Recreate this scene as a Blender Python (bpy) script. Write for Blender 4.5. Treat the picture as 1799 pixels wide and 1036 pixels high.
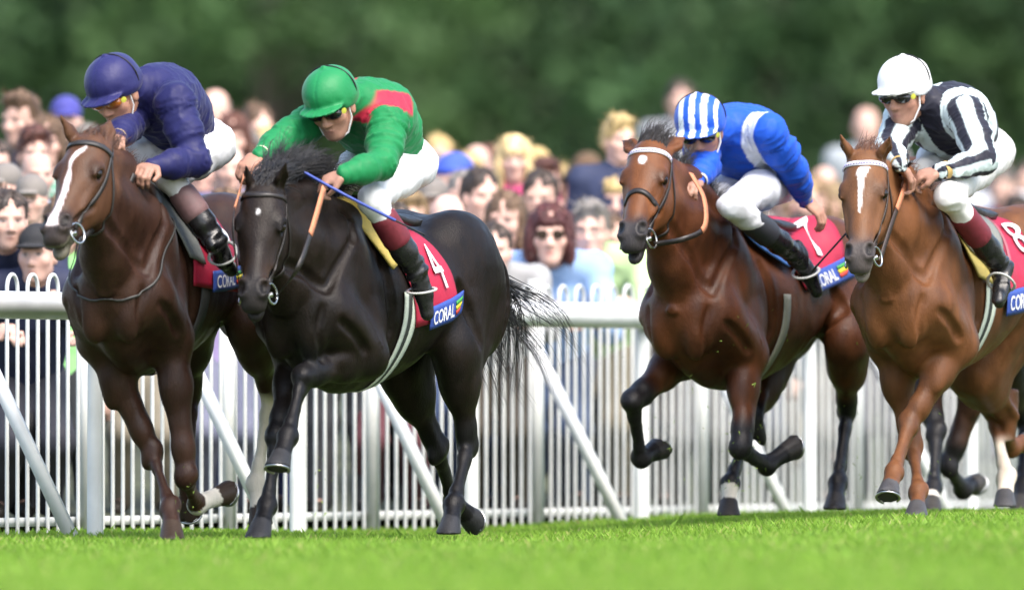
import bpy, bmesh, math, random
import numpy as np
from mathutils import Vector, Matrix

# ------------------------------------------------------------------ scene, camera, sky, sun
scene = bpy.context.scene
for o in list(bpy.data.objects): bpy.data.objects.remove(o)
COL = scene.collection
F = 21900.0; YH = 724.0; CZ = 0.531; CX = 899.5      # long lens: focal length, horizon row and height of the camera
cam = bpy.data.cameras.new('camera'); camo = bpy.data.objects.new('camera', cam); COL.objects.link(camo)
camo.location = (0, 0, CZ); camo.rotation_euler = (math.pi/2, 0, 0)
cam.sensor_fit = 'HORIZONTAL'; cam.sensor_width = 36.0; cam.lens = 36.0*F/1799.0
cam.shift_y = (YH-518.0)/1799.0
cam.clip_start = 1.0; cam.clip_end = 3000.0
cam.dof.use_dof = True; cam.dof.focus_distance = 54.1; cam.dof.aperture_fstop = 2.2
scene.camera = camo
SUN_EL, SUN_AZ = 55.0, 148.0          # degrees; azimuth clockwise from +Y (180 = behind the camera)
world = bpy.data.worlds.new('World'); scene.world = world; world.use_nodes = True
wn = world.node_tree; bg = wn.nodes['Background']
sky = wn.nodes.new('ShaderNodeTexSky'); sky.sky_type = 'NISHITA'; sky.sun_disc = False
sky.sun_elevation = math.radians(SUN_EL); sky.sun_rotation = math.radians(SUN_AZ)
sky.air_density = 1.0; sky.dust_density = 3.0; sky.ozone_density = 0.6
wn.links.new(sky.outputs[0], bg.inputs[0]); bg.inputs[1].default_value = 0.15
sl = bpy.data.lights.new('sun', 'SUN'); so = bpy.data.objects.new('sun', sl); COL.objects.link(so)
sl.energy = 1.4; sl.angle = math.radians(38); sl.color = (1.0, 0.96, 0.9)
_e, _a = math.radians(SUN_EL), math.radians(SUN_AZ)
_d = Vector((math.sin(_a)*math.cos(_e), math.cos(_a)*math.cos(_e), math.sin(_e)))
so.rotation_euler = (-_d).to_track_quat('-Z', 'Y').to_euler(); so.location = (0, 40, 30)
scene.view_settings.view_transform = 'Standard'; scene.view_settings.look = 'None'
scene.view_settings.gamma = 1.0; scene.view_settings.exposure = 1.50; scene.view_settings.use_curve_mapping = False

rng = np.random.default_rng(11); random.seed(5)

# ------------------------------------------------------------------ geometry helpers
def A(*v): return np.array(v, dtype=float)
def P(px, py, Y): return A((px-CX)*Y/F, Y, CZ-(py-YH)*Y/F)       # the place seen at that spot of the photograph, Y metres away
def solve(parent, px, py, L, near=True):
    """place of a joint seen at (px, py) whose bone to 'parent' is L long"""
    d = A((px-CX)/F, 1.0, -(py-YH)/F); c = A(0, 0, CZ)-parent
    a = d@d; b = 2*(c@d); cc = c@c-L*L; disc = b*b-4*a*cc
    Y = -b/(2*a)
    if disc > 0: Y += (-1 if near else 1)*math.sqrt(disc)/(2*a)
    return A(0, 0, CZ)+Y*d
def unit(v): v = np.asarray(v, float); return v/max(np.linalg.norm(v), 1e-9)

def smin(a, b, k):
    if k <= 0: return np.minimum(a, b)
    h = np.maximum(k-np.abs(a-b), 0)/k
    return np.minimum(a, b)-h*h*k*0.25
class SDF:
    """a body grown from tapered limbs and lobes that melt into each other"""
    def __init__(s): s.pr = []
    def cone(s, a, b, ra, rb, k=0.03, w=None, wf=1.0, op=1):
        a = A(*a); b = A(*b); m = max(ra, rb)*max(1, wf)
        s.pr.append(('c', (a, b, ra, rb, None if w is None else unit(w), wf), k, op, np.minimum(a, b)-m, np.maximum(a, b)+m))
    def chain(s, pts, rs, k=0.03, w=None, wf=1.0):
        for i in range(len(pts)-1): s.cone(pts[i], pts[i+1], rs[i], rs[i+1], k, w, wf)
    def ell(s, c, r, R=None, k=0.03, op=1):
        c = A(*c); m = max(r)
        R = np.eye(3) if R is None else np.array([unit(x) for x in R])
        s.pr.append(('e', (c, A(*r), R), k, op, c-m, c+m))
    def hoof(s, c, ax, r0, r1, h, nrm, k=0.006):
        c = A(*c); m = max(r0, r1, h)*1.6
        s.pr.append(('h', (c, unit(ax), r0, r1, h, unit(nrm)), k, 1, c-m, c+m))
    def loft(s, fn, lo, hi, k=0.03): s.pr.append(('f', fn, k, 1, A(*lo), A(*hi)))
    @staticmethod
    def d1(t, q, p):
        if t == 'c':
            a, b, ra, rb, w, wf = q; ab = b-a; L2 = max(ab@ab, 1e-9)
            pa = p-a; h = np.clip((pa@ab)/L2, 0, 1); v = pa-h[..., None]*ab
            if w is not None:
                c = v@w; v = v+((c/wf-c)[..., None])*w
            return (np.sqrt((v*v).sum(-1))-(ra+(rb-ra)*h))*min(1.0, wf)
        if t == 'e':
            c, r, R = q; v = (p-c)@R.T
            k0 = np.sqrt(((v/r)**2).sum(-1)); k1 = np.sqrt(((v/(r*r))**2).sum(-1))+1e-9
            return k0*(k0-1)/k1
        if t == 'h':
            c, ax, r0, r1, h, n = q; v = p-c; u = v@ax
            rad = np.sqrt(np.maximum((v*v).sum(-1)-u*u, 0)); rr = r1+(r0-r1)*np.clip(-u/h, -0.3, 1)
            return np.maximum(np.maximum((rad-rr)*0.93, v@n), -u-h)
        return q(p)
    def ev(s, p, cull=False):
        D = np.full(p.shape[:-1], 1.0)
        if cull: a, b = p.min(0)-0.12, p.max(0)+0.12
        for t, q, k, op, lo, hi in s.pr:
            if cull and ((hi+k < a).any() or (lo-k > b).any()): continue
            d = s.d1(t, q, p)
            D = smin(D, d, k) if op > 0 else -smin(-D, d, k)
        return D
    def grad(s, p, e=0.003):
        n = len(p); q = np.concatenate([p+e*sg*np.eye(3)[i] for i in range(3) for sg in (1, -1)]); v = s.ev(q, True)
        g = np.stack([v[2*i*n:(2*i+1)*n]-v[(2*i+1)*n:(2*i+2)*n] for i in range(3)], -1)
        return g/np.maximum(np.linalg.norm(g, axis=-1, keepdims=True), 1e-9)
    def snap(s, p, off=0.0, it=4):
        p = np.array(p, float)
        for _ in range(it):
            d = s.ev(p, True); p = p-(d-off)[:, None]*s.grad(p)*0.9
        return p, s.grad(p)
    def march(s, o, d, off=0.0, it=40, far=2.0):
        """first place along rays o + t d that lies 'off' above the skin"""
        o = np.array(o, float); t = np.zeros(len(o))
        for _ in range(it):
            v = s.ev(o+t[:, None]*d)-off; t = np.minimum(t+v*0.8, far)
        return o+t[:, None]*d
    def build(s, h, steps=None):
        """steps: {axis: [(up to, cell size), ...]} for a grid that is finer where it matters"""
        add = [x for x in s.pr if x[3] > 0]
        lo = np.min([x[4] for x in add], 0)-4*h; hi = np.max([x[5] for x in add], 0)+4*h; ax = []
        for i in range(3):
            if steps and i in steps:
                a = []; p = lo[i]
                for to, st in steps[i]+[(hi[i]+4*h, steps[i][-1][1])]:
                    while p < to: a.append(p); p += st
                ax.append(np.array(a))
            else: ax.append(np.arange(lo[i], hi[i]+h, h))
        n = np.array([len(a) for a in ax])
        D = np.full(n, 1.0, np.float32)
        for t, q, k, op, a, b in s.pr:
            m = k+3*h
            i0 = np.array([max(np.searchsorted(ax[i], a[i]-m)-1, 0) for i in range(3)]); i1 = np.array([min(np.searchsorted(ax[i], b[i]+m)+1, n[i]) for i in range(3)])
            if (i1 <= i0).any(): continue
            sl_ = tuple(slice(i0[i], i1[i]) for i in range(3))
            g = np.stack(np.meshgrid(*[ax[i][sl_[i]] for i in range(3)], indexing='ij'), -1).astype(np.float32)
            d = s.d1(t, q, g)
            D[sl_] = smin(D[sl_], d, k) if op > 0 else -smin(-D[sl_], d, k)
        return surface_nets(D, ax)
def surface_nets(D, ax):
    I = D < 0
    s = I.astype(np.int8)
    c = sum(s[i:D.shape[0]-1+i, j:D.shape[1]-1+j, k:D.shape[2]-1+k] for i in (0, 1) for j in (0, 1) for k in (0, 1))
    act = (c > 0) & (c < 8); idx = np.argwhere(act)
    corners = [(i, j, k) for i in (0, 1) for j in (0, 1) for k in (0, 1)]
    val = {q: D[idx[:, 0]+q[0], idx[:, 1]+q[1], idx[:, 2]+q[2]] for q in corners}
    acc = np.zeros((len(idx), 3)); cnt = np.zeros(len(idx))
    for q in corners:
        for axn in range(3):
            if q[axn]: continue
            r = list(q); r[axn] = 1; r = tuple(r)
            va, vb = val[q], val[r]; m = (va < 0) != (vb < 0)
            t = np.where(m, va/np.where(m, va-vb, 1), 0)
            pt = np.tile(np.array(q, float), (len(idx), 1)); pt[:, axn] += t
            acc += pt*m[:, None]; cnt += m
    q = idx+acc/np.maximum(cnt, 1)[:, None]; V = np.stack([np.interp(q[:, i], np.arange(len(ax[i])), ax[i]) for i in range(3)], 1)
    cid = np.full(act.shape, -1, np.int32); cid[act] = np.arange(len(idx))
    Q = []
    for axn in range(3):
        o1, o2 = [(1, 2), (2, 0), (0, 1)][axn]
        a = [slice(None)]*3; b = [slice(None)]*3; a[axn] = slice(0, -1); b[axn] = slice(1, None)
        for o_ in (o1, o2): a[o_] = slice(1, -1); b[o_] = slice(1, -1)
        ia, ib = I[tuple(a)], I[tuple(b)]; w = np.argwhere(ia != ib)
        if not len(w): continue
        flip = ia[tuple(w.T)]
        base = w.copy(); base[:, o1] += 1; base[:, o2] += 1
        def cell(d1, d2):
            e = base.copy(); e[:, o1] += d1; e[:, o2] += d2
            return cid[tuple(e.T)]
        q = np.stack([cell(-1, -1), cell(0, -1), cell(0, 0), cell(-1, 0)], 1)
        q[~flip] = q[~flip][:, ::-1]
        Q.append(q)
    return V, np.concatenate(Q)
def vnoise(p, f, seed=0):
    """smooth value noise, -1..1"""
    q = p*f+seed*17.31; i = np.floor(q).astype(np.int64); t = q-i; t = t*t*(3-2*t)
    def hsh(a): 
        n = (a[..., 0]*73856093) ^ (a[..., 1]*19349663) ^ (a[..., 2]*83492791)
        n = (n ^ (n >> 13))*1274126177 & 0x7fffffff
        return (n % 10007)/5003.5-1
    r = 0
    for dx in (0, 1):
        for dy in (0, 1):
            for dz in (0, 1):
                w = (t[..., 0] if dx else 1-t[..., 0])*(t[..., 1] if dy else 1-t[..., 1])*(t[..., 2] if dz else 1-t[..., 2])
                r = r+w*hsh(i+np.array([dx, dy, dz]))
    return r
def vnormals(V, Q):
    n = np.zeros_like(V); fn = np.cross(V[Q[:, 2]]-V[Q[:, 0]], V[Q[:, 3]]-V[Q[:, 1]])
    for i in range(4): np.add.at(n, Q[:, i], fn)
    return n/np.maximum(np.linalg.norm(n, axis=1, keepdims=True), 1e-12)
def sst(a, b, x): t = np.clip((x-a)/(b-a), 0, 1); return t*t*(3-2*t)
def mix(c, d, t): return np.asarray(c)*(1-t[:, None])+np.asarray(d)*t[:, None]

def mesh(name, V, faces, mats, base=(0, 0, 0), parent=None, smooth=True, col=None, midx=None):
    me = bpy.data.meshes.new(name)
    V = np.asarray(V, float)-np.asarray(base, float)
    if isinstance(faces, np.ndarray):
        n = faces.shape[1]; fl = faces.ravel().astype(np.int32); st = np.arange(len(faces), dtype=np.int32)*n; tot = np.full(len(faces), n, np.int32)
    else:
        tot = np.array([len(f) for f in faces], np.int32); st = np.concatenate([[0], np.cumsum(tot)[:-1]]).astype(np.int32)
        fl = np.array([i for f in faces for i in f], np.int32)
    me.vertices.add(len(V)); me.vertices.foreach_set('co', V.astype(np.float32).ravel())
    me.loops.add(len(fl)); me.loops.foreach_set('vertex_index', fl)
    me.polygons.add(len(st)); me.polygons.foreach_set('loop_start', st)
    try: me.polygons.foreach_set('loop_total', tot)
    except Exception: pass
    if smooth: me.polygons.foreach_set('use_smooth', np.ones(len(st), bool))
    if not isinstance(mats, (list, tuple)): mats = [mats]
    for m in mats: me.materials.append(m)
    if midx is not None: me.polygons.foreach_set('material_index', np.asarray(midx, np.int32))
    me.update(calc_edges=True); me.validate()
    if col is not None:
        at = me.color_attributes.new('Col', 'FLOAT_COLOR', 'POINT')
        c4 = np.ones((len(V), 4), np.float32); c4[:, :3] = col; at.data.foreach_set('color', c4.ravel())
    o = bpy.data.objects.new(name, me); COL.objects.link(o)
    if parent is not None: o.parent = parent
    return o
def empty(name, loc, label, cat, group=None):
    o = bpy.data.objects.new(name, None); COL.objects.link(o); o.location = tuple(loc); o.empty_display_size = 0.2
    return tag(o, label, cat, group)
def tag(o, label=None, cat=None, group=None, kind=None):
    if label: o['label'] = label
    if cat: o['category'] = cat
    if group: o['group'] = group
    if kind: o['kind'] = kind
    return o
class MB:
    """collects simple pieces into one mesh"""
    def __init__(s): s.V = []; s.Fc = []; s.n = 0
    def add(s, V, Fc):
        s.V.append(np.asarray(V, float)); s.Fc += [tuple(i+s.n for i in f) for f in Fc]; s.n += len(V)
    def tube(s, pts, r, n=8, cap=True, r2=None, up=None):
        pts = [A(*p) for p in pts]; m = len(pts); R = r if hasattr(r, '__len__') else [r]*m
        V = []; u0 = None
        for i, p in enumerate(pts):
            t = unit(pts[min(i+1, m-1)]-pts[max(i-1, 0)])
            if u0 is None:
                u0 = np.cross(t, A(0, 0, 1) if up is None else up)
                if np.linalg.norm(u0) < 1e-3: u0 = np.cross(t, A(1, 0, 0))
            u0 = unit(u0-t*(u0@t)); v0 = np.cross(t, u0)
            for j in range(n):
                a = 2*math.pi*j/n; V.append(p+R[i]*math.cos(a)*u0+(R[i] if r2 is None else r2)*math.sin(a)*v0)
        Fc = [(i*n+j, i*n+(j+1) % n, (i+1)*n+(j+1) % n, (i+1)*n+j) for i in range(m-1) for j in range(n)]
        if cap:      # ends with vertices of their own, so that the sides shade straight
            V = V+V[:n]+V[(m-1)*n:m*n]; Fc += [tuple(m*n+j for j in range(n))[::-1], tuple(m*n+n+j for j in range(n))]
        s.add(V, Fc)
    def ribbon(s, pts, nrm, w, th=0.003):
        """flat strap: pts with outward normals"""
        pts = np.asarray(pts, float); m = len(pts); V = []
        for i in range(m):
            t = unit(pts[min(i+1, m-1)]-pts[max(i-1, 0)]); n_ = unit(nrm[i]-t*(nrm[i]@t)); b = np.cross(t, n_)
            for a, c in ((-1, 0), (1, 0), (1, 1), (-1, 1)): V.append(pts[i]+b*a*w*0.5+n_*c*th)
        Fc = [(i*4+j, i*4+(j+1) % 4, i*4+4+(j+1) % 4, i*4+4+j) for i in range(m-1) for j in range(4)]
        Fc += [(3, 2, 1, 0), (m*4-4, m*4-3, m*4-2, m*4-1)]
        s.add(V, Fc)
    def box(s, c, hx, hy, hz):
        V = [A(*c)+a*A(*hx)+b*A(*hy)+d*A(*hz) for a in (-1, 1) for b in (-1, 1) for d in (-1, 1)]
        s.add(V, [(0, 1, 3, 2), (4, 6, 7, 5), (0, 4, 5, 1), (2, 3, 7, 6), (0, 2, 6, 4), (1, 5, 7, 3)])
    def ring(s, c, n, R, r, seg=20, m=6):
        n = unit(n); u = unit(np.cross(n, A(0.3, 0.2, 1))); v = np.cross(n, u); V = []
        for i in range(seg):
            a = 2*math.pi*i/seg; e = math.cos(a)*u+math.sin(a)*v
            for j in range(m):
                b = 2*math.pi*j/m; V.append(A(*c)+e*(R+r*math.cos(b))+n*r*math.sin(b))
        s.add(V, [(i*m+j, ((i+1) % seg)*m+j, ((i+1) % seg)*m+(j+1) % m, i*m+(j+1) % m) for i in range(seg) for j in range(m)])
    def build(s, name, mat, base=(0, 0, 0), parent=None, smooth=True):
        return mesh(name, np.concatenate(s.V), s.Fc, mat, base, parent, smooth)
def curve_pts(pts, n=16):
    """Catmull-Rom through the points"""
    pts = [A(*p) for p in pts]; q = [2*pts[0]-pts[1]]+pts+[2*pts[-1]-pts[-2]]; out = []
    for i in range(1, len(q)-2):
        for t in np.linspace(0, 1, n, endpoint=False):
            a, b, c, d = q[i-1:i+3]
            out.append(0.5*((2*b)+(c-a)*t+(2*a-5*b+4*c-d)*t*t+(3*b-3*c+d-a)*t**3))
    out.append(pts[-1]); return np.array(out)

# ------------------------------------------------------------------ materials
MATS = {}
def mat(name, col=(0.5, 0.5, 0.5), rough=0.6, metal=0.0, attr=False, noise=0.0, nscale=40.0, bump=0.0, bscale=120.0, sheen=0.0, spec=0.5, coat=0.0, stretch=None, objrand=0.0):
    if name in MATS: return MATS[name]
    m = bpy.data.materials.new(name); m.use_nodes = True; nt = m.node_tree; b = nt.nodes['Principled BSDF']; N = nt.nodes.new; L = nt.links.new
    b.inputs['Roughness'].default_value = rough; b.inputs['Metallic'].default_value = metal
    b.inputs['Specular IOR Level'].default_value = spec
    if sheen: b.inputs['Sheen Weight'].default_value = sheen; b.inputs['Sheen Roughness'].default_value = 0.4
    if coat: b.inputs['Coat Weight'].default_value = coat; b.inputs['Coat Roughness'].default_value = 0.15
    tc = N('ShaderNodeTexCoord'); src = tc.outputs['Object']
    if stretch:
        mp = N('ShaderNodeMapping'); mp.inputs['Scale'].default_value = stretch; L(src, mp.inputs[0]); src = mp.outputs[0]
    if attr:
        at = N('ShaderNodeVertexColor'); at.layer_name = 'Col'; cs = at.outputs['Color']
    else:
        rgb = N('ShaderNodeRGB'); rgb.outputs[0].default_value = (*col, 1); cs = rgb.outputs[0]
    if noise:
        nz = N('ShaderNodeTexNoise'); nz.inputs['Scale'].default_value = nscale; nz.inputs['Detail'].default_value = 6; L(src, nz.inputs['Vector'])
        mr = N('ShaderNodeMapRange'); mr.inputs['From Min'].default_value = 0.3; mr.inputs['From Max'].default_value = 0.7
        mr.inputs['To Min'].default_value = 1-noise; mr.inputs['To Max'].default_value = 1+noise; L(nz.outputs['Fac'], mr.inputs['Value'])
        mx = N('ShaderNodeVectorMath'); mx.operation = 'SCALE'; L(cs, mx.inputs[0]); L(mr.outputs[0], mx.inputs['Scale']); cs = mx.outputs[0]
        rr = N('ShaderNodeMapRange'); rr.inputs['From Min'].default_value = 0.3; rr.inputs['From Max'].default_value = 0.7
        rr.inputs['To Min'].default_value = max(rough-0.1, 0.02); rr.inputs['To Max'].default_value = min(rough+0.12, 1); L(nz.outputs['Fac'], rr.inputs['Value']); L(rr.outputs[0], b.inputs['Roughness'])
    if objrand:
        oi = N('ShaderNodeObjectInfo'); mr2 = N('ShaderNodeMapRange'); mr2.inputs['To Min'].default_value = 1-objrand; mr2.inputs['To Max'].default_value = 1+objrand
        L(oi.outputs['Random'], mr2.inputs['Value']); mx2 = N('ShaderNodeVectorMath'); mx2.operation = 'SCALE'; L(cs, mx2.inputs[0]); L(mr2.outputs[0], mx2.inputs['Scale']); cs = mx2.outputs[0]
    L(cs, b.inputs['Base Color'])
    if bump:
        bz = N('ShaderNodeTexNoise'); bz.inputs['Scale'].default_value = bscale; bz.inputs['Detail'].default_value = 5; L(src, bz.inputs['Vector'])
        bp = N('ShaderNodeBump'); bp.inputs['Strength'].default_value = bump; bp.inputs['Distance'].default_value = 0.01; L(bz.outputs['Fac'], bp.inputs['Height']); L(bp.outputs[0], b.inputs['Normal'])
    MATS[name] = m; return m
# ------------------------------------------------------------------ turf, wood, rail and fence
def gz(x, y):
    x = np.asarray(x, float); y = np.asarray(y, float)
    return -0.045*sst(30, 45, y)*sst(90, 70, y)+0.085*sst(-0.4, 2.2, x)*sst(66, 57, y)*sst(38, 50, y)+0.012*np.sin(x*1.7+y*0.31)*sst(30, 45, y)*sst(80, 60, y)
RU = A(0.3987, 0.9171, 0); RB = A(-0.9171, 0.3987, 0); R0 = A(-1.999, 54.07, 0)     # rail direction, behind the rail, a point of it
def rail_t(px, off=0.0):
    q = R0+RB*off; m = (px-CX)/F; return (m*q[1]-q[0])/(RU[0]-m*RU[1])
def rail_p(t, off=0.0, z=0.0): 
    p = R0+RB*off+RU*t; return A(p[0], p[1], z)
def ground_sheet():
    xs = np.unique(np.concatenate([np.linspace(-400, -6, 14), np.linspace(-6, 8, 57), np.linspace(8, 400, 14)]))
    ys = np.unique(np.concatenate([np.linspace(-40, 36, 8), np.linspace(36, 72, 73), np.linspace(72, 1600, 24)]))
    X, Yg = np.meshgrid(xs, ys, indexing='ij'); V = np.stack([X, Yg, gz(X, Yg)], -1).reshape(-1, 3); n = len(ys)
    Fq = np.array([(i*n+j, (i+1)*n+j, (i+1)*n+j+1, i*n+j+1) for i in range(len(xs)-1) for j in range(n-1)])
    tag(mesh('turf', V, Fq, mat('turf', (0.055, 0.075, 0.02), 0.95, noise=0.35, nscale=3.0, bump=0.3, bscale=30)), 'closely mown racecourse turf', kind='structure')
    V = []
    for t in (-40, 90):
        for d, z in ((0.80, 0.024), (2.0, 0.024), (8.5, 0.869), (14, 0.95), (40, 0.6), (70, 0.02)): V.append(rail_p(t, d, z))
    tag(mesh('spectator_bank', V, [(i, i+6, i+7, i+1) for i in range(5)], mat('trodden_ground', (0.06, 0.068, 0.036), 0.95, noise=0.3, nscale=2.0), smooth=False), 'trodden pale bank behind the fence', kind='structure')
ground_sheet()
def grass():
    r = np.random.default_rng(2); n = 280000
    y = 34.0+r.random(n)**0.8*29.5; hwid = 0.052*y+0.55
    x = (r.random(n)*2-1)*hwid
    t = (x-R0[0])*RB[0]+(y-R0[1])*RB[1]; ok = t < 0.75; x, y = x[ok], y[ok]; n = len(x)
    z = gz(x, y)-0.004
    cl = vnoise(np.stack([x, y, x*0], 1), 1.3, 3)*0.5+0.5
    h = (0.028+0.030*r.random(n))*(0.85+0.3*cl); tall = r.random(n) < 0.006; h[tall] *= 1.5
    a = r.random(n)*6.283; w = 0.0022+0.0022*r.random(n); ln = (0.25+0.5*r.random(n))*h; la = r.random(n)*6.283
    c = np.stack([x, y, z], 1); side = np.stack([np.cos(a), np.sin(a), a*0], 1)*w[:, None]
    lean = np.stack([np.cos(la), np.sin(la), la*0], 1)*ln[:, None]; up = np.stack([x*0, x*0, h], 1)
    V = np.concatenate([c-side, c+side, c+lean*0.4+up*0.65+side*0.9, c+lean+up]); i = np.arange(n)
    T = np.concatenate([np.stack([i, i+n, i+2*n], 1), np.stack([i, i+2*n, i+3*n], 1)])
    g = r.random(n); base = mix((0.172, 0.330, 0.030), (0.240, 0.400, 0.046), g); base = mix(base, np.tile((0.42, 0.42, 0.14), (n, 1)), (r.random(n) < 0.07)*0.8)
    base *= (0.92+0.16*cl)[:, None]; C = np.concatenate([base]*4)
    m = mat('grass_blade', attr=True, rough=0.55, spec=0.3); nt = m.node_tree; b = nt.nodes['Principled BSDF']
    tr = nt.nodes.new('ShaderNodeBsdfTranslucent'); mx = nt.nodes.new('ShaderNodeMixShader'); mx.inputs[0].default_value = 0.3
    at = nt.nodes.new('ShaderNodeVertexColor'); at.layer_name = 'Col'; nt.links.new(at.outputs[0], tr.inputs[0])
    nt.links.new(b.outputs[0], mx.inputs[1]); nt.links.new(tr.outputs[0], mx.inputs[2]); nt.links.new(mx.outputs[0], nt.nodes['Material Output'].inputs[0])
    tag(mesh('grass', V, T, m, smooth=False, col=C), 'bright green mown grass of the track', 'grass', kind='stuff')
grass()

def running_rail():
    wm = mat('rail_white', (0.78, 0.79, 0.77), 0.38, noise=0.09, nscale=5, bump=0.03, bscale=8)
    t0, t1 = rail_t(-160), rail_t(1960); base = rail_p(rail_t(60))
    root = empty('running_rail', base, 'thick white plastic running rail on white posts with slanting struts', 'rail')
    posts = [rail_t(p) for p in (-175, 178, 533, 838, 1137, 1432, 1716, 1985)]
    b = MB(); b.tube([rail_p(t, 0, 0.993) for t in np.linspace(t0, t1, 30)], 0.064, 24, r2=0.060); b.build('rail', wm, base, root)
    for i, t in enumerate(posts):
        z0 = float(gz(*rail_p(t)[:2]))-0.03; b = MB(); p = rail_p(t, 0.03)
        b.tube([p+UPV*z0, p+UPV*0.5, p+UPV*0.945], [0.036, 0.034, 0.033], 16); b.build('post', wm, base, root)
        b = MB(); b.tube([rail_p(t-0.06, 0, 0.993), rail_p(t+0.06, 0, 0.993)], 0.0675, 24, r2=0.0635); b.build('clamp', wm, base, root)
        if i < len(posts)-1:
            d = posts[i+1]-t; b = MB(); zz = float(gz(*rail_p(posts[i+1])[:2]))-0.02
            tt = posts[i+1]-0.13*d; p0, p1 = rail_p(tt, 0.50, 0.90), rail_p(tt, 0.0, zz); ax = unit(p1-p0); b.box((p0+p1)/2, ax*np.linalg.norm(p1-p0)/2, RU*0.018, np.cross(ax, RU)*0.027); b.build('strut', wm, base, root, False)
UPV = A(0, 0, 1)
running_rail()

def picket_fence():
    wm = mat('fence_white', (0.66, 0.67, 0.645), 0.5, noise=0.14, nscale=4)
    off = 0.62; pt = 0.1065; pp = [rail_t(p, off) for p in (-260, 150, 400, 652, 942, 1232, 1505, 1775, 2040)]
    # one hooped pair of bars, shared by all
    b = MB(); hw = pt*0.5; zt = 1.115; pts = [A(0, 0, 0)-RU*hw]+[A(0, 0, z)-RU*hw for z in (0.6, zt-0.02)]
    pts += [RU*hw*-math.cos(a)+A(0, 0, zt+math.sin(a)*0.062) for a in np.linspace(0.15, math.pi-0.15, 9)]+[A(0, 0, z)+RU*hw for z in (zt-0.02, 0.6, 0.0)]
    b.tube(pts, 0.0093, 8); proto = b.build('hooped_bar', wm); me = proto.data; bpy.data.objects.remove(proto)
    where = ['behind the leftmost spectators leaning over', 'behind the dark chestnut horse', 'between the two leading horses', 'behind the black horse', 'below the woman in sunglasses',
             'behind the bright bay horse', 'between the bay and light chestnut horses', 'at the right edge of the picture']
    for i in range(len(pp)-1):
        a, c = pp[i], pp[i+1]; base = rail_p(a, off)
        root = empty('picket_fence_panel', base, 'white hoop topped picket fence panel '+where[i], 'fence', 'picket fence panels')
        n = max(1, round((c-a-0.05)/(2*pt))); st = (c-a-0.05)/n
        for j in range(n):
            t = a+0.025+st*(j+0.5); o = bpy.data.objects.new('hooped_bar', me); COL.objects.link(o); o.parent = root
            q = rail_p(t, off)-base; o.location = (q[0], q[1], float(gz(*(rail_p(t, off)[:2]))))
        for z in (0.99, 0.045):
            b = MB(); m = (rail_p(a, off, z)+rail_p(c, off, z))/2; b.box(m-RB*0.022*-1, RU*(c-a)/2*0.985, RB*0.008, UPV*0.02); b.build('cross_rail', wm, base, root, False)
        b = MB(); b.box(rail_p(a, off, 0.575), RU*0.030, RB*0.030, UPV*0.60); b.build('post', wm, base, root, False)
picket_fence()

def wood():
    r = np.random.default_rng(5); lm = mat('leaves', attr=True, rough=0.6, spec=0.25); bm = mat('bark', (0.06, 0.05, 0.04), 0.9, noise=0.3)
    def crown(seed, tone):
        q = np.random.default_rng(seed); V = []; C = []; n = 0
        for c in range(120):
            th = q.uniform(0, 6.28); rr = q.uniform(0.2, 1)**0.6; zz = q.uniform(0.4, 10.5); rad = 3.6*math.sqrt(max(0.12, 1-((zz-4.6)/6.3)**2))
            cc = A(math.cos(th)*rr*rad, math.sin(th)*rr*rad, zz); cr = q.uniform(0.5, 1.1); m = 75; tn = q.uniform(0.75, 1.2)
            p = q.normal(0, 1, (m, 3)); p = cc+p/np.linalg.norm(p, axis=1, keepdims=True)*cr*(q.random((m, 1))**0.4)*A(1, 1, 0.75)
            a = q.normal(0, 1, (m, 3)); a /= np.linalg.norm(a, axis=1, keepdims=True); b = np.cross(a, q.normal(0, 1, (m, 3))); b /= np.linalg.norm(b, axis=1, keepdims=True)
            s = q.uniform(0.10, 0.2, (m, 1)); V.append(np.stack([p-a*s, p+b*s*0.6, p+a*s, p-b*s*0.6], 1).reshape(-1, 3))
            col = np.asarray(tone)*tn*q.uniform(0.8, 1.2, (m, 1)); C.append(np.repeat(col, 4, axis=0))
        V = np.concatenate(V); Fq = np.arange(len(V)).reshape(-1, 4); return V, Fq, np.concatenate(C)
    tones = [(0.048, 0.098, 0.034), (0.058, 0.116, 0.036), (0.042, 0.088, 0.036), (0.050, 0.104, 0.036)]
    cr = []
    for i, t in enumerate(tones):
        V, Fq, C = crown(20+i, t); o = mesh('crown', V, Fq, lm, smooth=False, col=C); cr.append(o.data); bpy.data.objects.remove(o)
    b = MB(); b.tube([A(0, 0, -0.1), A(0.1, 0, 2), A(0, 0.1, 5), A(0.1, 0, 9)], [0.32, 0.24, 0.16, 0.05], 10)
    for k in range(7):
        a = k*0.95; b.tube([A(0, 0, 1.5+k*0.8), A(math.cos(a)*1.2, math.sin(a)*1.2, 2.6+k*0.8), A(math.cos(a)*2.3, math.sin(a)*2.3, 3.6+k*0.8)], [0.11, 0.07, 0.03], 6)
    to = b.build('trunk', bm); tm = to.data; bpy.data.objects.remove(to)
    for i in range(60):
        row = i % 6; x = -27+ (i//6)*6.0+row*1.0*(-1)**row+r.normal(0, 0.5); y = 185+row*13+r.normal(0, 2.0)
        root = empty('leafy_tree', (x, y, 0), 'leafy green tree in the blurred wood far behind the crowd', 'tree', 'trees of the wood behind the crowd')
        root.rotation_euler = (0, 0, r.uniform(0, 6.28)); root.scale = (1, 1, 1)
        for nm, me in (('trunk', tm), ('crown', cr[int(r.integers(0, 4))])):
            o = bpy.data.objects.new(nm, me); COL.objects.link(o); o.parent = root
wood()
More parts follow.
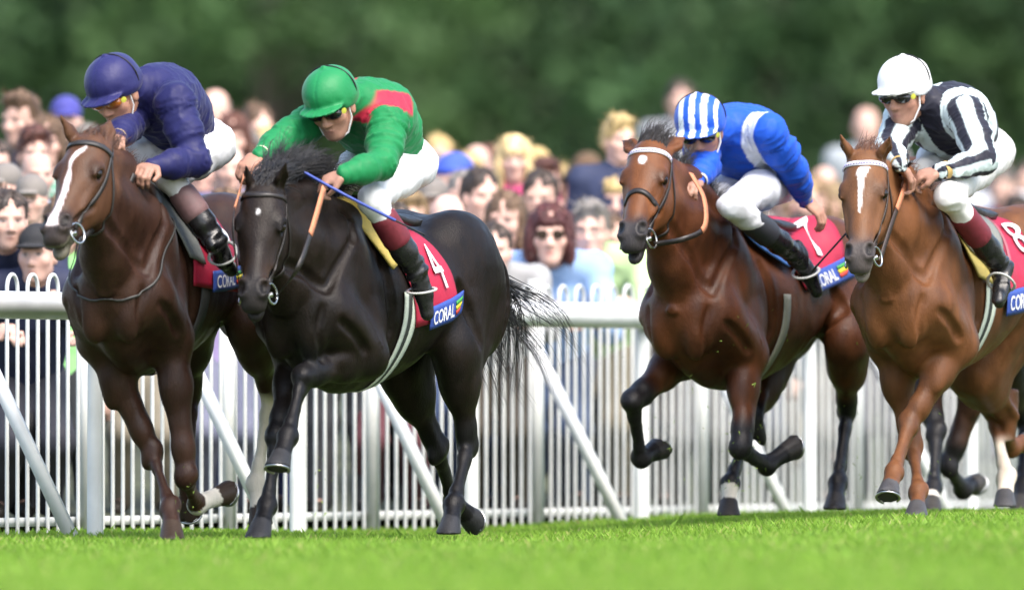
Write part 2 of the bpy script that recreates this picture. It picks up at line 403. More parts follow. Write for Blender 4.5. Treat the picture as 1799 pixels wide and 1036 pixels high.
# ------------------------------------------------------------------ horses
PHI = math.radians(23.5)
HD = A(-math.sin(PHI), -math.cos(PHI), 0); LF = A(math.cos(PHI), -math.sin(PHI), 0); UP = A(0, 0, 1)   # running direction, its left, up
TORSO = np.array([  # s forward of the withers, top, bottom, half width
    (0.56, -0.44, -0.46, 0.02), (0.53, -0.34, -0.54, 0.10), (0.45, -0.24, -0.64, 0.140), (0.33, -0.12, -0.73, 0.160), (0.15, -0.02, -0.78, 0.178), (0.0, 0.0, -0.79, 0.202),
    (-0.2, -0.05, -0.77, 0.248), (-0.45, -0.10, -0.715, 0.268), (-0.65, -0.085, -0.625, 0.262), (-0.85, -0.04, -0.55, 0.258), (-1.05, -0.06, -0.52, 0.25),
    (-1.2, -0.14, -0.47, 0.20), (-1.3, -0.24, -0.44, 0.13), (-1.35, -0.33, -0.37, 0.02)])
TS = curve_pts(TORSO, 6); TS = TS[np.argsort(TS[:, 0])]
class Horse:
    def __init__(s, W, k, head, legs, ears, phi=PHI):
        s.k = k; s.W = W; s.h = A(-math.sin(phi), -math.cos(phi), 0); s.l = A(math.cos(phi), -math.sin(phi), 0)
        g = s.g = SDF(); L = s.L
        # trunk
        def torso(p):
            v = (p-W)/k; a = v@s.h; b = v@s.l; z = v[..., 2]
            top = np.interp(a, TS[:, 0], TS[:, 1]); bot = np.interp(a, TS[:, 0], TS[:, 2]); hw = np.interp(a, TS[:, 0], TS[:, 3])
            zc = (top+bot)/2; hh = np.maximum((top-bot)/2, 0.01); zn = (z-zc)/hh
            fr = sst(-0.4, 0.1, a); hw = hw*(1-(0.30*fr+0.06)*sst(0.1, 1.0, zn)-0.12*sst(0.2, 1.0, -zn))
            k0 = np.sqrt((b/hw)**2+zn**2); k1 = np.sqrt((b/hw**2)**2+(zn/hh)**2)+1e-6
            d = k0*(k0-1)/k1
            return np.maximum(d, np.maximum(a-0.57, -1.36-a))*k*0.9
        lo = np.min([L(a, b, z) for a in (0.58, -1.38) for b in (-0.3, 0.3) for z in (0.02, -0.8)], 0)
        hi = np.max([L(a, b, z) for a in (0.58, -1.38) for b in (-0.3, 0.3) for z in (0.02, -0.8)], 0)
        g.loft(torso, lo, hi, 0.0)
        # head frame: u poll to lip, l left, n out of the face
        pol = s.pol = solve(W, head['poll'][0], head['poll'][1], 0.80*k, True)
        lip = solve(pol, head['lip'][0], head['lip'][1], 0.60*k, True); s.u = unit(lip-pol)
        dx, dz = head.get('tilt', (1.0, 0.0)); dd = -(dx*s.u[0]+dz*s.u[2])/s.u[1]
        s.hl = unit(A(dx, dd, dz)); s.n = np.cross(s.u, s.hl)
        if s.n[1] > 0: s.n = -s.n
        s.hk = k*head.get('size', 1.0); H = s.H; q = s.hk; R = [s.u, s.hl, s.n]
        # neck
        crest0, throat0 = H(0.03, 0, -0.07), H(0.22, 0, -0.20)
        crest1, throat1 = L(0.06, 0, -0.10), L(0.36, 0, -0.46)
        cm = (crest0+crest1)/2+UP*0.05*k; tm = (throat0+throat1)/2+UP*-0.01*k
        g.chain([crest0, cm, crest1], [0.058*q, 0.075*k, 0.105*k], 0.06)
        g.chain([throat0, tm, throat1], [0.066*q, 0.09*k, 0.145*k], 0.07)
        g.chain([(crest0+throat0)/2, (cm+tm)/2, (crest1+throat1)/2], [0.08*q, 0.108*k, 0.165*k], 0.09)
        g.cone(L(0.2, 0, -0.22), (cm+tm)/2, 0.165*k, 0.108*k, 0.08)
        # head
        E = lambda c, r, kk=0.03, op=1: g.ell(H(*c), A(*r)*q, R, kk*q, op)
        Cn = lambda a, b, ra, rb, kk=0.03, wf=1.0, op=1: g.cone(H(*a), H(*b), ra*q, rb*q, kk*q, s.hl, wf, op)
        E((0.09, 0, -0.03), (0.13, 0.088, 0.085), 0.05)
        E((0.18, 0, -0.025), (0.13, 0.090, 0.062), 0.04)
        Cn((0.17, 0, -0.03), (0.47, 0, -0.022), 0.068, 0.044, 0.04, 0.95)
        for sg in (-1, 1):
            E((0.20, 0.045*sg, -0.125), (0.135, 0.045, 0.105), 0.035)
            E((0.185, 0.078*sg, -0.010), (0.045, 0.030, 0.036), 0.022)
            Cn((0.160, 0.088*sg, 0.004), (0.228, 0.092*sg, 0.010), 0.009, 0.008, 0.010)
            Cn((0.19, 0.078*sg, -0.035), (0.36, 0.056*sg, -0.045), 0.022, 0.012, 0.02)
            E((0.205, 0.104*sg, -0.020), (0.026, 0.022, 0.019), 0.012, -1)
            E((0.492, 0.042*sg, -0.004), (0.050, 0.029, 0.036), 0.02)
            E((0.502, 0.045*sg, 0.030), (0.034, 0.0185, 0.034), 0.006, -1)
            E((0.490, 0.066*sg, 0.004), (0.026, 0.012, 0.016), 0.012, -1)
            E((0.535, 0.030*sg, -0.050), (0.040, 0.022, 0.024), 0.02)
        Cn((0.20, 0, -0.09), (0.47, 0, -0.06), 0.072, 0.050, 0.04, 0.85)
        Cn((0.26, 0, -0.185), (0.50, 0, -0.105), 0.040, 0.030, 0.05, 1.1)
        E((0.510, 0, -0.032), (0.058, 0.048, 0.046), 0.025)
        E((0.552, 0, -0.042), (0.030, 0.042, 0.032), 0.02)
        op = head.get('open', 0.0)
        E((0.540-op*0.2, 0, -0.100-op), (0.050, 0.036, 0.030), 0.012)
        E((0.580, 0, -0.076-op*0.5), (0.05, 0.06, 0.006+op*0.3), 0.01, -1)
        # ears
        for sg, key in ((1, 'left'), (-1, 'right')):
            b0 = H(0.015, 0.052*sg, -0.03); px, py, near = ears[key]; tp = solve(b0, px, py, 0.172*q, near)
            ax = unit(tp-b0); fc = unit(s.n*0.9+s.hl*sg*0.55); fc = unit(fc-ax*(fc@ax)); sd = np.cross(ax, fc)
            m = b0+ax*0.082*q+fc*0.006
            g.cone(b0, m, 0.030*q, 0.035*q, 0.02*q, fc, 0.62); g.cone(m, tp, 0.035*q, 0.005*q, 0.008*q, fc, 0.55)
            g.ell(b0+ax*0.078*q+fc*0.026*q, A(0.060, 0.019, 0.018)*q, [ax, sd, fc], 0.008*q, -1)
        s.ears = ears
        # breast and shoulder
        for sg in (-1, 1):
            g.ell(L(0.465, 0.072*sg, -0.50), A(0.080, 0.074, 0.16)*k, [s.h, s.l, UP], 0.035)
            g.ell(L(0.20, 0.118*sg, -0.34), A(0.16, 0.068, 0.29)*k, [unit(s.h+UP*-0.35), s.l, unit(UP+s.h*0.35)], 0.05)
            g.ell(L(0.36, 0.115*sg, -0.43), A(0.10, 0.065, 0.16)*k, [s.h, s.l, UP], 0.07)
            g.ell(L(0.09, 0.150*sg, -0.52), A(0.13, 0.065, 0.14)*k, [s.h, s.l, UP], 0.03)
            g.ell(L(-0.88, 0.13*sg, -0.22), A(0.26, 0.15, 0.20)*k, [s.h, s.l, UP], 0.06)
            g.ell(L(-1.12, 0.13*sg, -0.40), A(0.18, 0.115, 0.24)*k, [s.h, s.l, UP], 0.06)
        s.hooves = []; s.lower = []; s.joints = {}
        for side, sg in (('l', 1), ('r', -1)):
            f = legs['f'+side]; el = L(*f.get('elbow', (0.10, 0.150*sg, -0.64)))
            sh = L(0.36, 0.125*sg, -0.47)
            kn = solve(el, *f['knee'][:2], 0.43*k, f['knee'][2]); fe = solve(kn, *f['fet'][:2], 0.31*k, f['fet'][2]); ho = solve(fe, *f['hoof'][:2], 0.185*k, f['hoof'][2])
            s.joints['f'+side] = (el, kn, fe, ho)
            lat = s.l
            g.cone(sh, el, 0.108*k, 0.096*k, 0.06); ax = unit(kn-el)
            fw = unit(np.cross(lat, ax)); fw = fw if fw@s.h > 0 or abs(fw@s.h) < 0.2 and fw[2] > 0 else -fw
            g.chain([el, el+(kn-el)*0.35, el+(kn-el)*0.8, kn], A(0.094, 0.071, 0.047, 0.042)*k, 0.045, lat, 0.86)
            g.ell(el+(kn-el)*0.30+fw*0.03*k, A(0.13, 0.054, 0.052)*k, [ax, lat, fw], 0.025)
            g.ell(kn+fw*0.008*k, A(0.058, 0.050, 0.046)*k, [ax, lat, fw], 0.02); g.ell(kn-fw*0.034*k, A(0.030, 0.022, 0.026)*k, [ax, lat, fw], 0.015)
            for q_ in (-1, 1): g.cone(el+(kn-el)*0.45+lat*0.030*q_*k-fw*0.02*k, kn+lat*0.026*q_*k-fw*0.012*k-ax*0.03*k, 0.022*k, 0.014*k, 0.012)
            s.lowerleg(g, kn, fe, ho, lat, f.get('flat', False), 0.028)
            f = legs['h'+side]; hp = L(-0.93, 0.13*sg, -0.30)
            st = solve(hp, *f['stifle'][:2], 0.38*k, f['stifle'][2]); hk = solve(st, *f['hock'][:2], 0.43*k, f['hock'][2])
            fe = solve(hk, *f['fet'][:2], 0.39*k, f['fet'][2]); ho = solve(fe, *f['hoof'][:2], 0.185*k, f['hoof'][2])
            s.joints['h'+side] = (hp, st, hk, fe, ho)
            g.cone(hp, st, 0.19*k, 0.125*k, 0.07, lat, 0.75); g.cone(L(-1.15, 0.12*sg, -0.42), st+(hk-st)*0.3, 0.14*k, 0.10*k, 0.07, lat, 0.7)
            ax = unit(hk-st)
            g.chain([st, st+(hk-st)*0.4, st+(hk-st)*0.85, hk], A(0.115, 0.086, 0.044, 0.043)*k, 0.055, lat, 0.72)
            bk = unit(unit(st-hk)+unit(fe-hk)); g.ell(hk-bk*0.030*k, A(0.05, 0.036, 0.055)*k, [bk, lat, np.cross(bk, lat)], 0.025)
            g.cone(st+(hk-st)*0.6-bk*0.045*k, hk-bk*0.055*k, 0.016*k, 0.020*k, 0.02)
            s.lowerleg(g, hk, fe, ho, lat, f.get('flat', False), 0.031)
    def lowerleg(s, g, kn, fe, ho, lat, flat, r):
        k = s.k; ax = unit(fe-kn); bk = unit(np.cross(ax, lat))
        if bk@s.h > 0 and abs(ax[2]) > 0.5: bk = -bk
        g.chain([kn, kn+(fe-kn)*0.25, kn+(fe-kn)*0.8, fe], A(r*1.25, r, r*0.95, r*1.2)*k, 0.025, lat, 0.82)
        g.chain([kn+bk*0.022*k, kn+(fe-kn)*0.5+bk*0.024*k, fe+bk*0.016*k], A(0.022, 0.017, 0.026)*k, 0.012)
        g.ell(fe+bk*0.006*k, A(0.046, 0.042, 0.046)*k, [ax, lat, bk], 0.02)
        pa = unit(ho-fe); cor = ho-pa*0.075*k
        g.cone(fe, cor, 0.036*k, 0.040*k, 0.02, lat, 0.95)
        nr = unit(-UP) if flat else unit(pa-0.45*(np.cross(lat, pa) if np.cross(lat, pa)@s.h < 0 or True else 0)*np.sign(np.cross(lat, pa)@bk+1e-6)*-1)
        g.hoof(ho, pa, 0.041*k, 0.053*k, 0.082*k, nr)
        s.hooves.append((ho, pa, nr)); s.lower.append((kn, fe, cor, ho))
    def sculpt(s):
        """grooves between the muscles and veins under the skin"""
        g = s.g; k = s.k; L = s.L
        def line(pts, r, kk, op, off=0.0, n=5):
            return [(curve_pts(pts, n), r, kk, op, off)]
        todo = []
        for sg in (-1, 1):
            todo += line([L(0.20, 0.10*sg, -0.10), L(0.36, 0.16*sg, -0.24), L(0.47, 0.15*sg, -0.36)], 0.010*k, 0.030*k, -1)
            todo += line([L(0.44, 0.20*sg, -0.50), L(0.33, 0.22*sg, -0.56), L(0.24, 0.22*sg, -0.62)], 0.010*k, 0.025*k, -1)
            todo += line([L(0.0, 0.22*sg, -0.22), L(-0.03, 0.23*sg, -0.40), L(-0.05, 0.24*sg, -0.58)], 0.010*k, 0.030*k, -1)
            todo += line([L(0.50, 0.14*sg, -0.44), L(0.50, 0.11*sg, -0.54), L(0.44, 0.10*sg, -0.66)], 0.008*k, 0.022*k, -1)
            todo += line([L(-0.62, 0.28*sg, -0.34), L(-0.70, 0.27*sg, -0.46), L(-0.74, 0.24*sg, -0.58)], 0.012*k, 0.040*k, -1)
            todo += line([L(-1.00, 0.26*sg, -0.12), L(-1.16, 0.24*sg, -0.30), L(-1.16, 0.22*sg, -0.55)], 0.010*k, 0.035*k, -1)
            hv = s.H
            todo += line([hv(0.24, 0.06*sg, -0.24), (hv(0.24, 0.06*sg, -0.24)+L(0.42, 0.12*sg, -0.36))/2, L(0.45, 0.11*sg, -0.38)], 0.012*k, 0.035*k, -1)
            todo += line([hv(0.25, 0.085*sg, -0.06), hv(0.33, 0.07*sg, -0.05), hv(0.42, 0.05*sg, -0.03)], 0.0035*k, 0.006*k, 1, -0.001)
            todo += line([hv(0.30, 0.075*sg, -0.10), hv(0.38, 0.06*sg, -0.075), hv(0.45, 0.05*sg, -0.05)], 0.008*k, 0.018*k, -1)
            todo += line([L(0.30, 0.22*sg, -0.42), L(0.20, 0.23*sg, -0.50), L(0.14, 0.22*sg, -0.60)], 0.0045*k, 0.008*k, 1, -0.001)
        allp = np.concatenate([t[0] for t in todo]); offs = np.concatenate([np.full(len(t[0]), t[4]) for t in todo]); allp, _ = g.snap(allp, offs); i = 0
        for q, r, kk, op, off in todo:
            q = allp[i:i+len(q)]; i += len(q)
            for a, b in zip(q[:-1], q[1:]):
                if np.linalg.norm(b-a) < 0.25: g.cone(a, b, r, r, kk, None, 1.0, op)
    def L(s, a, b, z): return s.W+s.k*(a*s.h+b*s.l+z*UP)
    def H(s, u, l, n): return s.pol+s.hk*(u*s.u+l*s.hl+n*s.n)
    def hl_(s, V): v = (V-s.pol)/s.hk; return v@s.u, v@s.hl, v@s.n
    def loc(s, V): v = (V-s.W)/s.k; return v@s.h, v@s.l, v[:, 2]

def seg(V, a, b):
    ab = b-a; t = np.clip(((V-a)@ab)/(ab@ab), 0, 1); return np.linalg.norm(V-(a+t[:, None]*ab), axis=1), t
def strands(name, m, roots, dirs, lens, rad, base, parent, curl=0.3, sag=0.25, seed=1, npt=6, wind=A(0.5, 0.8, 0.35), clump=9):
    """hair in locks: the hairs of a lock share one path and draw together towards its tip"""
    r = np.random.default_rng(seed); b = MB(); w = unit(wind); roots = np.asarray(roots, float); dirs = [unit(d) for d in dirs]
    for g0 in range(0, len(roots), clump):
        R_ = roots[g0:g0+clump]; c = R_.mean(0); d = unit(np.mean(dirs[g0:g0+clump], 0)); ln = np.mean(lens[g0:g0+clump]); ph = r.uniform(0, 6.28, 3); st = ln/(npt-1); path = [c]
        for i in range(1, npt):
            f = i/(npt-1); d = unit(d+w*0.22+A(0, 0, -1)*sag*f+curl*0.35*A(*np.sin(ph+f*4.0))); path.append(path[-1]+d*st)
        for p, l1 in zip(R_, lens[g0:g0+clump]):
            j = r.normal(0, 0.012, 3); q = r.uniform(0.75, 1.08); n2 = max(3, int(round(npt*min(1, q)))); off = p-c
            pts = [path[i]+off*(1-0.75*i/(npt-1))+j*(i/(npt-1))*1.2+r.normal(0, 0.0012, 3) for i in range(n2)]
            b.tube(pts, list(rad*np.linspace(1, 0.12, n2)), 3, cap=False)
    return b.build(name, m, base, parent)

def make_horse(name, label, W, k, head, ears, legs, paint, tail=None, mane=None, vox=0.0092, bridle=None, phi=23.5):
    H = Horse(W, k, head, legs, ears, math.radians(phi)); g = H.g
    base = A(W[0], W[1], 0.0)
    root = empty(name, base, label, 'horse', 'racehorses galloping along the rail')
    H.sculpt()
    V, Q = g.build(vox, {1: [(W[1]-0.42, vox), (W[1]+0.1, vox*1.5), (W[1]+3, vox*2.0)]})
    n = vnormals(V, Q)
    V = V+n*(vnoise(V, 8, 3)*0.0045+vnoise(V, 20, 5)*0.0014)[:, None]
    C = paint(H, V)
    mb = mat('horse_coat_'+paint.__name__, attr=True, rough=paint.rough, noise=0.22, nscale=16, bump=0.28, bscale=170, stretch=(1, 1, 0.3), spec=getattr(paint, 'spec', 0.22))
    body = mesh('body', V, Q, mb, base, root, True, C)
    em = mat('horse_eye', (0.010, 0.006, 0.004), 0.12)
    for sg in (-1, 1):
        e = SDF(); b = MB(); c = H.H(0.200, 0.0845*sg, -0.012); vv = []; ff = []
        for i in range(9):
            for j in range(12):
                th = math.pi*i/8; ph = 2*math.pi*j/12; vv.append(c+0.0235*H.hk*(math.sin(th)*math.cos(ph)*H.u+math.sin(th)*math.sin(ph)*H.n+math.cos(th)*H.hl))
        ff = [(i*12+j, (i+1)*12+j, (i+1)*12+(j+1) % 12, i*12+(j+1) % 12) for i in range(8) for j in range(12)]
        b.add(vv, ff); b.build('eye', em, base, root)
    # horseshoes on the hooves
    sm = mat('horseshoe_steel', (0.5, 0.5, 0.5), 0.3, 1.0)
    for ho, pa, nr in H.hooves:
        if nr[2] < -0.99: continue
        b = MB(); u = unit(np.cross(nr, H.l)); v = np.cross(nr, u); pts = [ho+nr*0.004+0.050*k*(math.cos(a)*u+math.sin(a)*v) for a in np.linspace(-2.5, 2.5, 15)]
        b.tube(pts, 0.006, 5); b.build('horseshoe', sm, base, root)
    if mane: mane(H, base, root)
    if tail:
        t0 = H.L(-1.33, 0, -0.20); R = np.random.default_rng(4)
        roots = t0+R.normal(0, 0.02, (tail['n'], 3)); dd = [unit(A(*tail['dir'])+R.normal(0, 0.16, 3)) for _ in roots]
        strands('tail', mat('tail_hair_'+paint.__name__, tail['col'], 0.45, noise=0.2), roots, dd, R.uniform(0.58, 0.92, len(roots)), 0.0026, base, root, curl=0.75, sag=0.75, seed=8, npt=11, wind=A(0.35, 0.5, 0.0))
    if bridle: make_bridle(H, base, root, **bridle)
    H.root = root; H.base = base; return H

def make_bridle(H, base, root, strap=(0.018, 0.014, 0.012), brow=None, noseband=False, rein=None, cheekw=0.020):
    g = H.g; lm = mat('bridle_leather_%d' % int(strap[0]*1e4), strap, 0.45, noise=0.2, nscale=60)
    def band(name, pts, w, m=lm, th=0.004, off=0.002, snap=True, n=10):
        q = curve_pts([H.H(*p) for p in pts], n)
        if snap: q, nr = g.snap(q, off)
        else: nr = g.grad(q)
        b = MB(); b.ribbon(q, nr, w*H.hk, th); return b.build(name, m, base, root, False)
    bm = lm if brow is None else mat('browband_white', brow, 0.4)
    bb = band('browband', [(0.055, -0.085, -0.05), (0.075, -0.062, 0.03), (0.085, 0, 0.075), (0.075, 0.062, 0.03), (0.055, 0.085, -0.05)], 0.024, bm)
    if brow is not None:      # row of points along the browband
        q = curve_pts([H.H(*p) for p in [(0.07, -0.08, -0.03), (0.083, -0.055, 0.035), (0.09, 0, 0.075), (0.083, 0.055, 0.035), (0.07, 0.08, -0.03)]], 5)
        q, nr = g.snap(q, 0.008); b = MB()
        for p, n_ in zip(q, nr): 
            t = unit(np.cross(n_, H.u)); b.add([p+t*0.006, p-t*0.006, p-H.u*0.010, p+n_*0.004], [(0, 1, 3), (1, 2, 3), (2, 0, 3), (0, 2, 1)])
        b.build('browband_points', mat('browband_lilac', (0.32, 0.26, 0.5), 0.4), base, bb, False)
    band('headpiece', [(0.055, -0.085, -0.06), (0.0, -0.06, -0.075), (-0.03, 0, -0.06), (0.0, 0.06, -0.075), (0.055, 0.085, -0.06)], 0.028)
    for sg in (-1, 1):
        band('cheek_strap', [(0.06, 0.086*sg, -0.055), (0.18, 0.10*sg, -0.075), (0.32, 0.085*sg, -0.075), (0.455, 0.06*sg, -0.07)], cheekw)
        band('throat_lash', [(0.06, 0.086*sg, -0.07), (0.15, 0.09*sg, -0.15), (0.24, 0.06*sg, -0.24), (0.27, 0, -0.27)], 0.013)
        c = H.H(0.475, 0.064*sg, -0.078); b = MB(); b.ring(c, unit(H.hl*sg+H.n*0.35), 0.042*H.hk, 0.005); b.build('bit_ring', mat('bit_steel', (0.6, 0.6, 0.58), 0.22, 1.0), base, root)
        b = MB(); b.tube([H.H(0.50, 0.035*sg, -0.062), H.H(0.485, 0.068*sg, -0.066)], [0.010, 0.013], 8); b.build('bit_mouthpiece', MATS['bit_steel'], base, root)
    if noseband:
        band('noseband', [(0.33, -0.07, -0.09), (0.31, -0.05, 0.01), (0.30, 0, 0.04), (0.31, 0.05, 0.01), (0.33, 0.07, -0.09)], 0.022)
    if rein:
        for sg, pts, parts in rein:
            q = curve_pts([H.H(0.475, 0.068*sg, -0.115)]+[A(*p) for p in pts], 12); nr = np.tile(unit(H.l*sg+A(0, -0.6, 0)), (len(q), 1))
            cut = int(len(q)*parts[0])
            b = MB(); b.ribbon(q[:cut+1], nr[:cut+1], 0.024, 0.004); b.build('rein', lm, base, root, False)
            if cut < len(q)-2:
                b = MB(); b.ribbon(q[cut:], nr[cut:], 0.027, 0.006); b.build('rein_grip', mat('rein_rubber', parts[1], 0.7, noise=0.15), base, root, False)

# ---- coats
def legmask(H, V, pad=0.085):
    """0..1 from above the knee down to the hoof, and hoof mask"""
    low = np.zeros(len(V)); hoof = np.zeros(len(V)); past = []
    for kn, fe, cor, ho in H.lower:
        d1, t1 = seg(V, kn, fe); d2, t2 = seg(V, fe, ho)
        low = np.maximum(low, np.where(np.minimum(d1, d2) < pad, 1.0, sst(pad+0.10, pad, np.minimum(d1, d2))))
        hd, _ = seg(V, cor+(ho-cor)*0.05, ho); axx = unit(ho-cor)
        hoof = np.maximum(hoof, np.where((hd < 0.09) & (((V-cor)@axx) > -0.002), 1, 0))
        past.append((np.where(d2 < 0.09, 1, 0)*sst(0.0, 0.25, t2), d1, t1, d2, t2))
    return low, hoof, past
def headmask(H, V): 
    u, l, n = H.hl_(V); return sst(0.16, 0.10, np.abs(l))*sst(-0.28, -0.2, n)*(u > -0.2)*(u < 0.7), u, l, n
def coat(H, V, body, dark, muzzle, points=None, face=None, hoofc=(0.06, 0.055, 0.05)):
    nz = vnoise(V, 4, 1)*0.6+vnoise(V, 11, 2)*0.35+vnoise(V*A(1, 1, 0.4), 45, 6)*0.30
    C = mix(body, dark, sst(-0.6, 0.7, nz)*0.85)
    a, b, z = H.loc(V)
    hm, u, l, n = headmask(H, V)
    if face is not None: C = mix(C, np.tile(face, (len(V), 1)), hm*sst(0.6, 0.3, u)*0.8) if False else C*(1-(hm*0.7)[:, None])+np.asarray(face)*(hm*0.7)[:, None]
    mz = hm*sst(0.38, 0.48, u+0.02*vnoise(V, 20, 4)); C = C*(1-mz[:, None])+np.asarray(muzzle)*mz[:, None]
    ey = hm*np.exp(-(((u-0.2)/0.045)**2+((np.abs(l)-0.088)/0.04)**2+((n+0.01)/0.05)**2)); C = C*(1-0.75*ey[:, None])
    ns = hm*np.exp(-(((u-0.497)/0.030)**2+((np.abs(l)-0.046)/0.018)**2+((n-0.008)/0.020)**2)**2); C = C*(1-0.85*ns[:, None])
    low, hoof, past = legmask(H, V)
    if points is not None: C = C*(1-low[:, None])+np.asarray(points)*low[:, None]
    return C, low, hoof, past, (hm, u, l, n)
def putmark(C, m, c): return C*(1-m[:, None])+np.asarray(c)*m[:, None]
# ------------------------------------------------------------------ the runners
def liver_chestnut(H, V):
    C, low, hoof, past, (hm, u, l, n) = coat(H, V, (0.042, 0.019, 0.0115), (0.021, 0.010, 0.007), (0.040, 0.030, 0.026), None, (0.105, 0.047, 0.022))
    w = np.interp(u, [0.10, 0.13, 0.16, 0.22, 0.26, 0.40, 0.47, 0.53], [0.003, 0.014, 0.013, 0.005, 0.013, 0.017, 0.020, 0.030]); c = np.interp(u, [0.1, 0.14, 0.18, 0.25, 0.5], [0.030, 0.006, -0.012, -0.006, -0.004])
    m = hm*(n > -0.03)*sst(0.004, -0.004, np.abs(l-c+0.004*vnoise(V, 26, 3))-w)*(u > 0.095)*sst(0.53, 0.515, u); C = putmark(C, m, (0.74, 0.64, 0.62))
    lip = hm*(n < -0.045)*sst(0.47, 0.50, u); C = putmark(C, lip*0.7, (0.17, 0.155, 0.11))
    for i, (p, d1, t1, d2, t2) in enumerate(past):
        if i == 0: C = putmark(C, np.where((d2 < 0.085) & (d2 <= d1+0.004), 1, 0), (0.62, 0.58, 0.50))
        if i == 1: C = putmark(C, np.maximum(np.where(d2 < 0.085, 1, 0), np.where(d1 < 0.085, 1, 0)*sst(0.0, 0.12, t1)), (0.58, 0.52, 0.43))
    C = putmark(C, hoof*1.0, (0.040, 0.026, 0.018)); return np.clip(C, 0, 1)
liver_chestnut.rough = 0.44
def black_brown(H, V):
    C, low, hoof, past, (hm, u, l, n) = coat(H, V, (0.013, 0.0085, 0.0065), (0.006, 0.0048, 0.004), (0.020, 0.017, 0.016), (0.008, 0.0075, 0.008), (0.018, 0.012, 0.009))
    C = putmark(C, hm*np.exp(-((u-0.42)/0.05)**2)*sst(0.02, 0.05, np.abs(l))*0.6, (0.055, 0.028, 0.014))
    C = putmark(C, hm*(n > 0.0)*sst(0.012, 0.004, np.sqrt((l*1.3)**2+((u-0.16)*0.6)**2)+0.003*vnoise(V, 70, 2)), (0.7, 0.68, 0.66))
    C = putmark(C, hoof, (0.030, 0.030, 0.032)); return np.clip(C, 0, 1)
black_brown.rough = 0.40; black_brown.spec = 0.17
def bright_bay(H, V):
    C, low, hoof, past, (hm, u, l, n) = coat(H, V, (0.085, 0.028, 0.010), (0.036, 0.013, 0.007), (0.034, 0.030, 0.030), (0.010, 0.009, 0.010), (0.165, 0.060, 0.020))
    C = putmark(C, hm*(n > 0.0)*sst(0.022, 0.012, np.sqrt(l**2+((u-0.135)*0.8)**2)+0.006*vnoise(V, 45, 2)), (0.75, 0.72, 0.70))
    for i, (p, d1, t1, d2, t2) in enumerate(past):
        if i == 3: C = putmark(C, np.where((d2 < 0.085) & (t2 > 0.15), 1, 0), (0.62, 0.57, 0.48))
    C = putmark(C, hoof, (0.030, 0.026, 0.024)); return np.clip(C, 0, 1)
bright_bay.rough = 0.42
def light_chestnut(H, V):
    C, low, hoof, past, (hm, u, l, n) = coat(H, V, (0.150, 0.058, 0.021), (0.082, 0.033, 0.013), (0.065, 0.054, 0.050), None, (0.165, 0.072, 0.029))
    w = np.interp(u, [0.10, 0.13, 0.16, 0.19, 0.24, 0.31], [0.020, 0.024, 0.015, 0.009, 0.010, 0.002]); c = np.interp(u, [0.1, 0.14, 0.2], [0.012, -0.002, -0.001])
    m = hm*(n > -0.02)*sst(0.003, -0.002, np.abs(l-c+0.004*vnoise(V, 30, 3))-w)*(u > 0.105)*(u < 0.315); C = putmark(C, m, (0.75, 0.72, 0.68))
    C = putmark(C, hm*(n < -0.045)*sst(0.49, 0.53, u)*0.5, (0.25, 0.22, 0.17))
    for i, (p, d1, t1, d2, t2) in enumerate(past):
        if i == 3: C = putmark(C, np.maximum(np.where(d2 < 0.085, 1, 0), np.where(d1 < 0.085, 1, 0)*sst(0.4, 0.6, t1)), (0.6, 0.52, 0.42))
    C = putmark(C, hoof, (0.060, 0.058, 0.060)); return np.clip(C, 0, 1)
light_chestnut.rough = 0.46
def dark_bay(H, V):
    C, low, hoof, past, _ = coat(H, V, (0.055, 0.024, 0.012), (0.03, 0.015, 0.010), (0.03, 0.026, 0.025), (0.011, 0.010, 0.011), (0.08, 0.035, 0.018))
    for i, (p, d1, t1, d2, t2) in enumerate(past):
        if i == 2: C = putmark(C, np.where((d2 < 0.085) & (t2 > 0.35), 1, 0), (0.6, 0.55, 0.48))
    C = putmark(C, hoof, (0.05, 0.045, 0.04)); return np.clip(C, 0, 1)
dark_bay.rough = 0.44

def mane_fn(col, n, ln, up=0.6, fore=40, seed=3, rad=0.0024, flen=0.2, sag=0.3):
    def f(H, base, root):
        r = np.random.default_rng(seed); a = H.H(0.0, 0, -0.06); b = H.L(0.05, 0, 0.0); m = (a+b)/2+UP*0.11*H.k
        q = curve_pts([a, m, b], n//2)[:n]; q, nr = H.g.snap(q, -0.004)
        q = q+r.normal(0, 0.008, q.shape); cl = np.stack([vnoise(q, 26, 40+i) for i in range(3)], 1)
        dd = [x*0.8+UP*up+A(0.35, 0.45, 0)+c*0.55+r.normal(0, 0.10, 3) for x, c in zip(nr, cl)]
        hm = mat('mane_hair_%d' % seed, col, 0.4, noise=0.25)
        strands('mane', hm, q, dd, r.uniform(0.5, 1.1, len(q))*ln, rad, base, root, 0.6, sag, seed)
        q = np.array([H.H(0.0+0.05*r.random(), r.normal(0, 0.022), 0.02-0.05*r.random()) for _ in range(fore)]); q, nr = H.g.snap(q, -0.004)
        cl = np.stack([vnoise(q, 40, 50+i) for i in range(3)], 1); dd = [x*0.3+UP*0.8+A(0.45, 0.6, 0)+c*0.5+r.normal(0, 0.10, 3) for x, c in zip(nr, cl)]
        strands('forelock', hm, q, dd, r.uniform(0.6, 1.2, len(q))*flen, rad, base, root, 0.7, sag, seed+1)
    return f

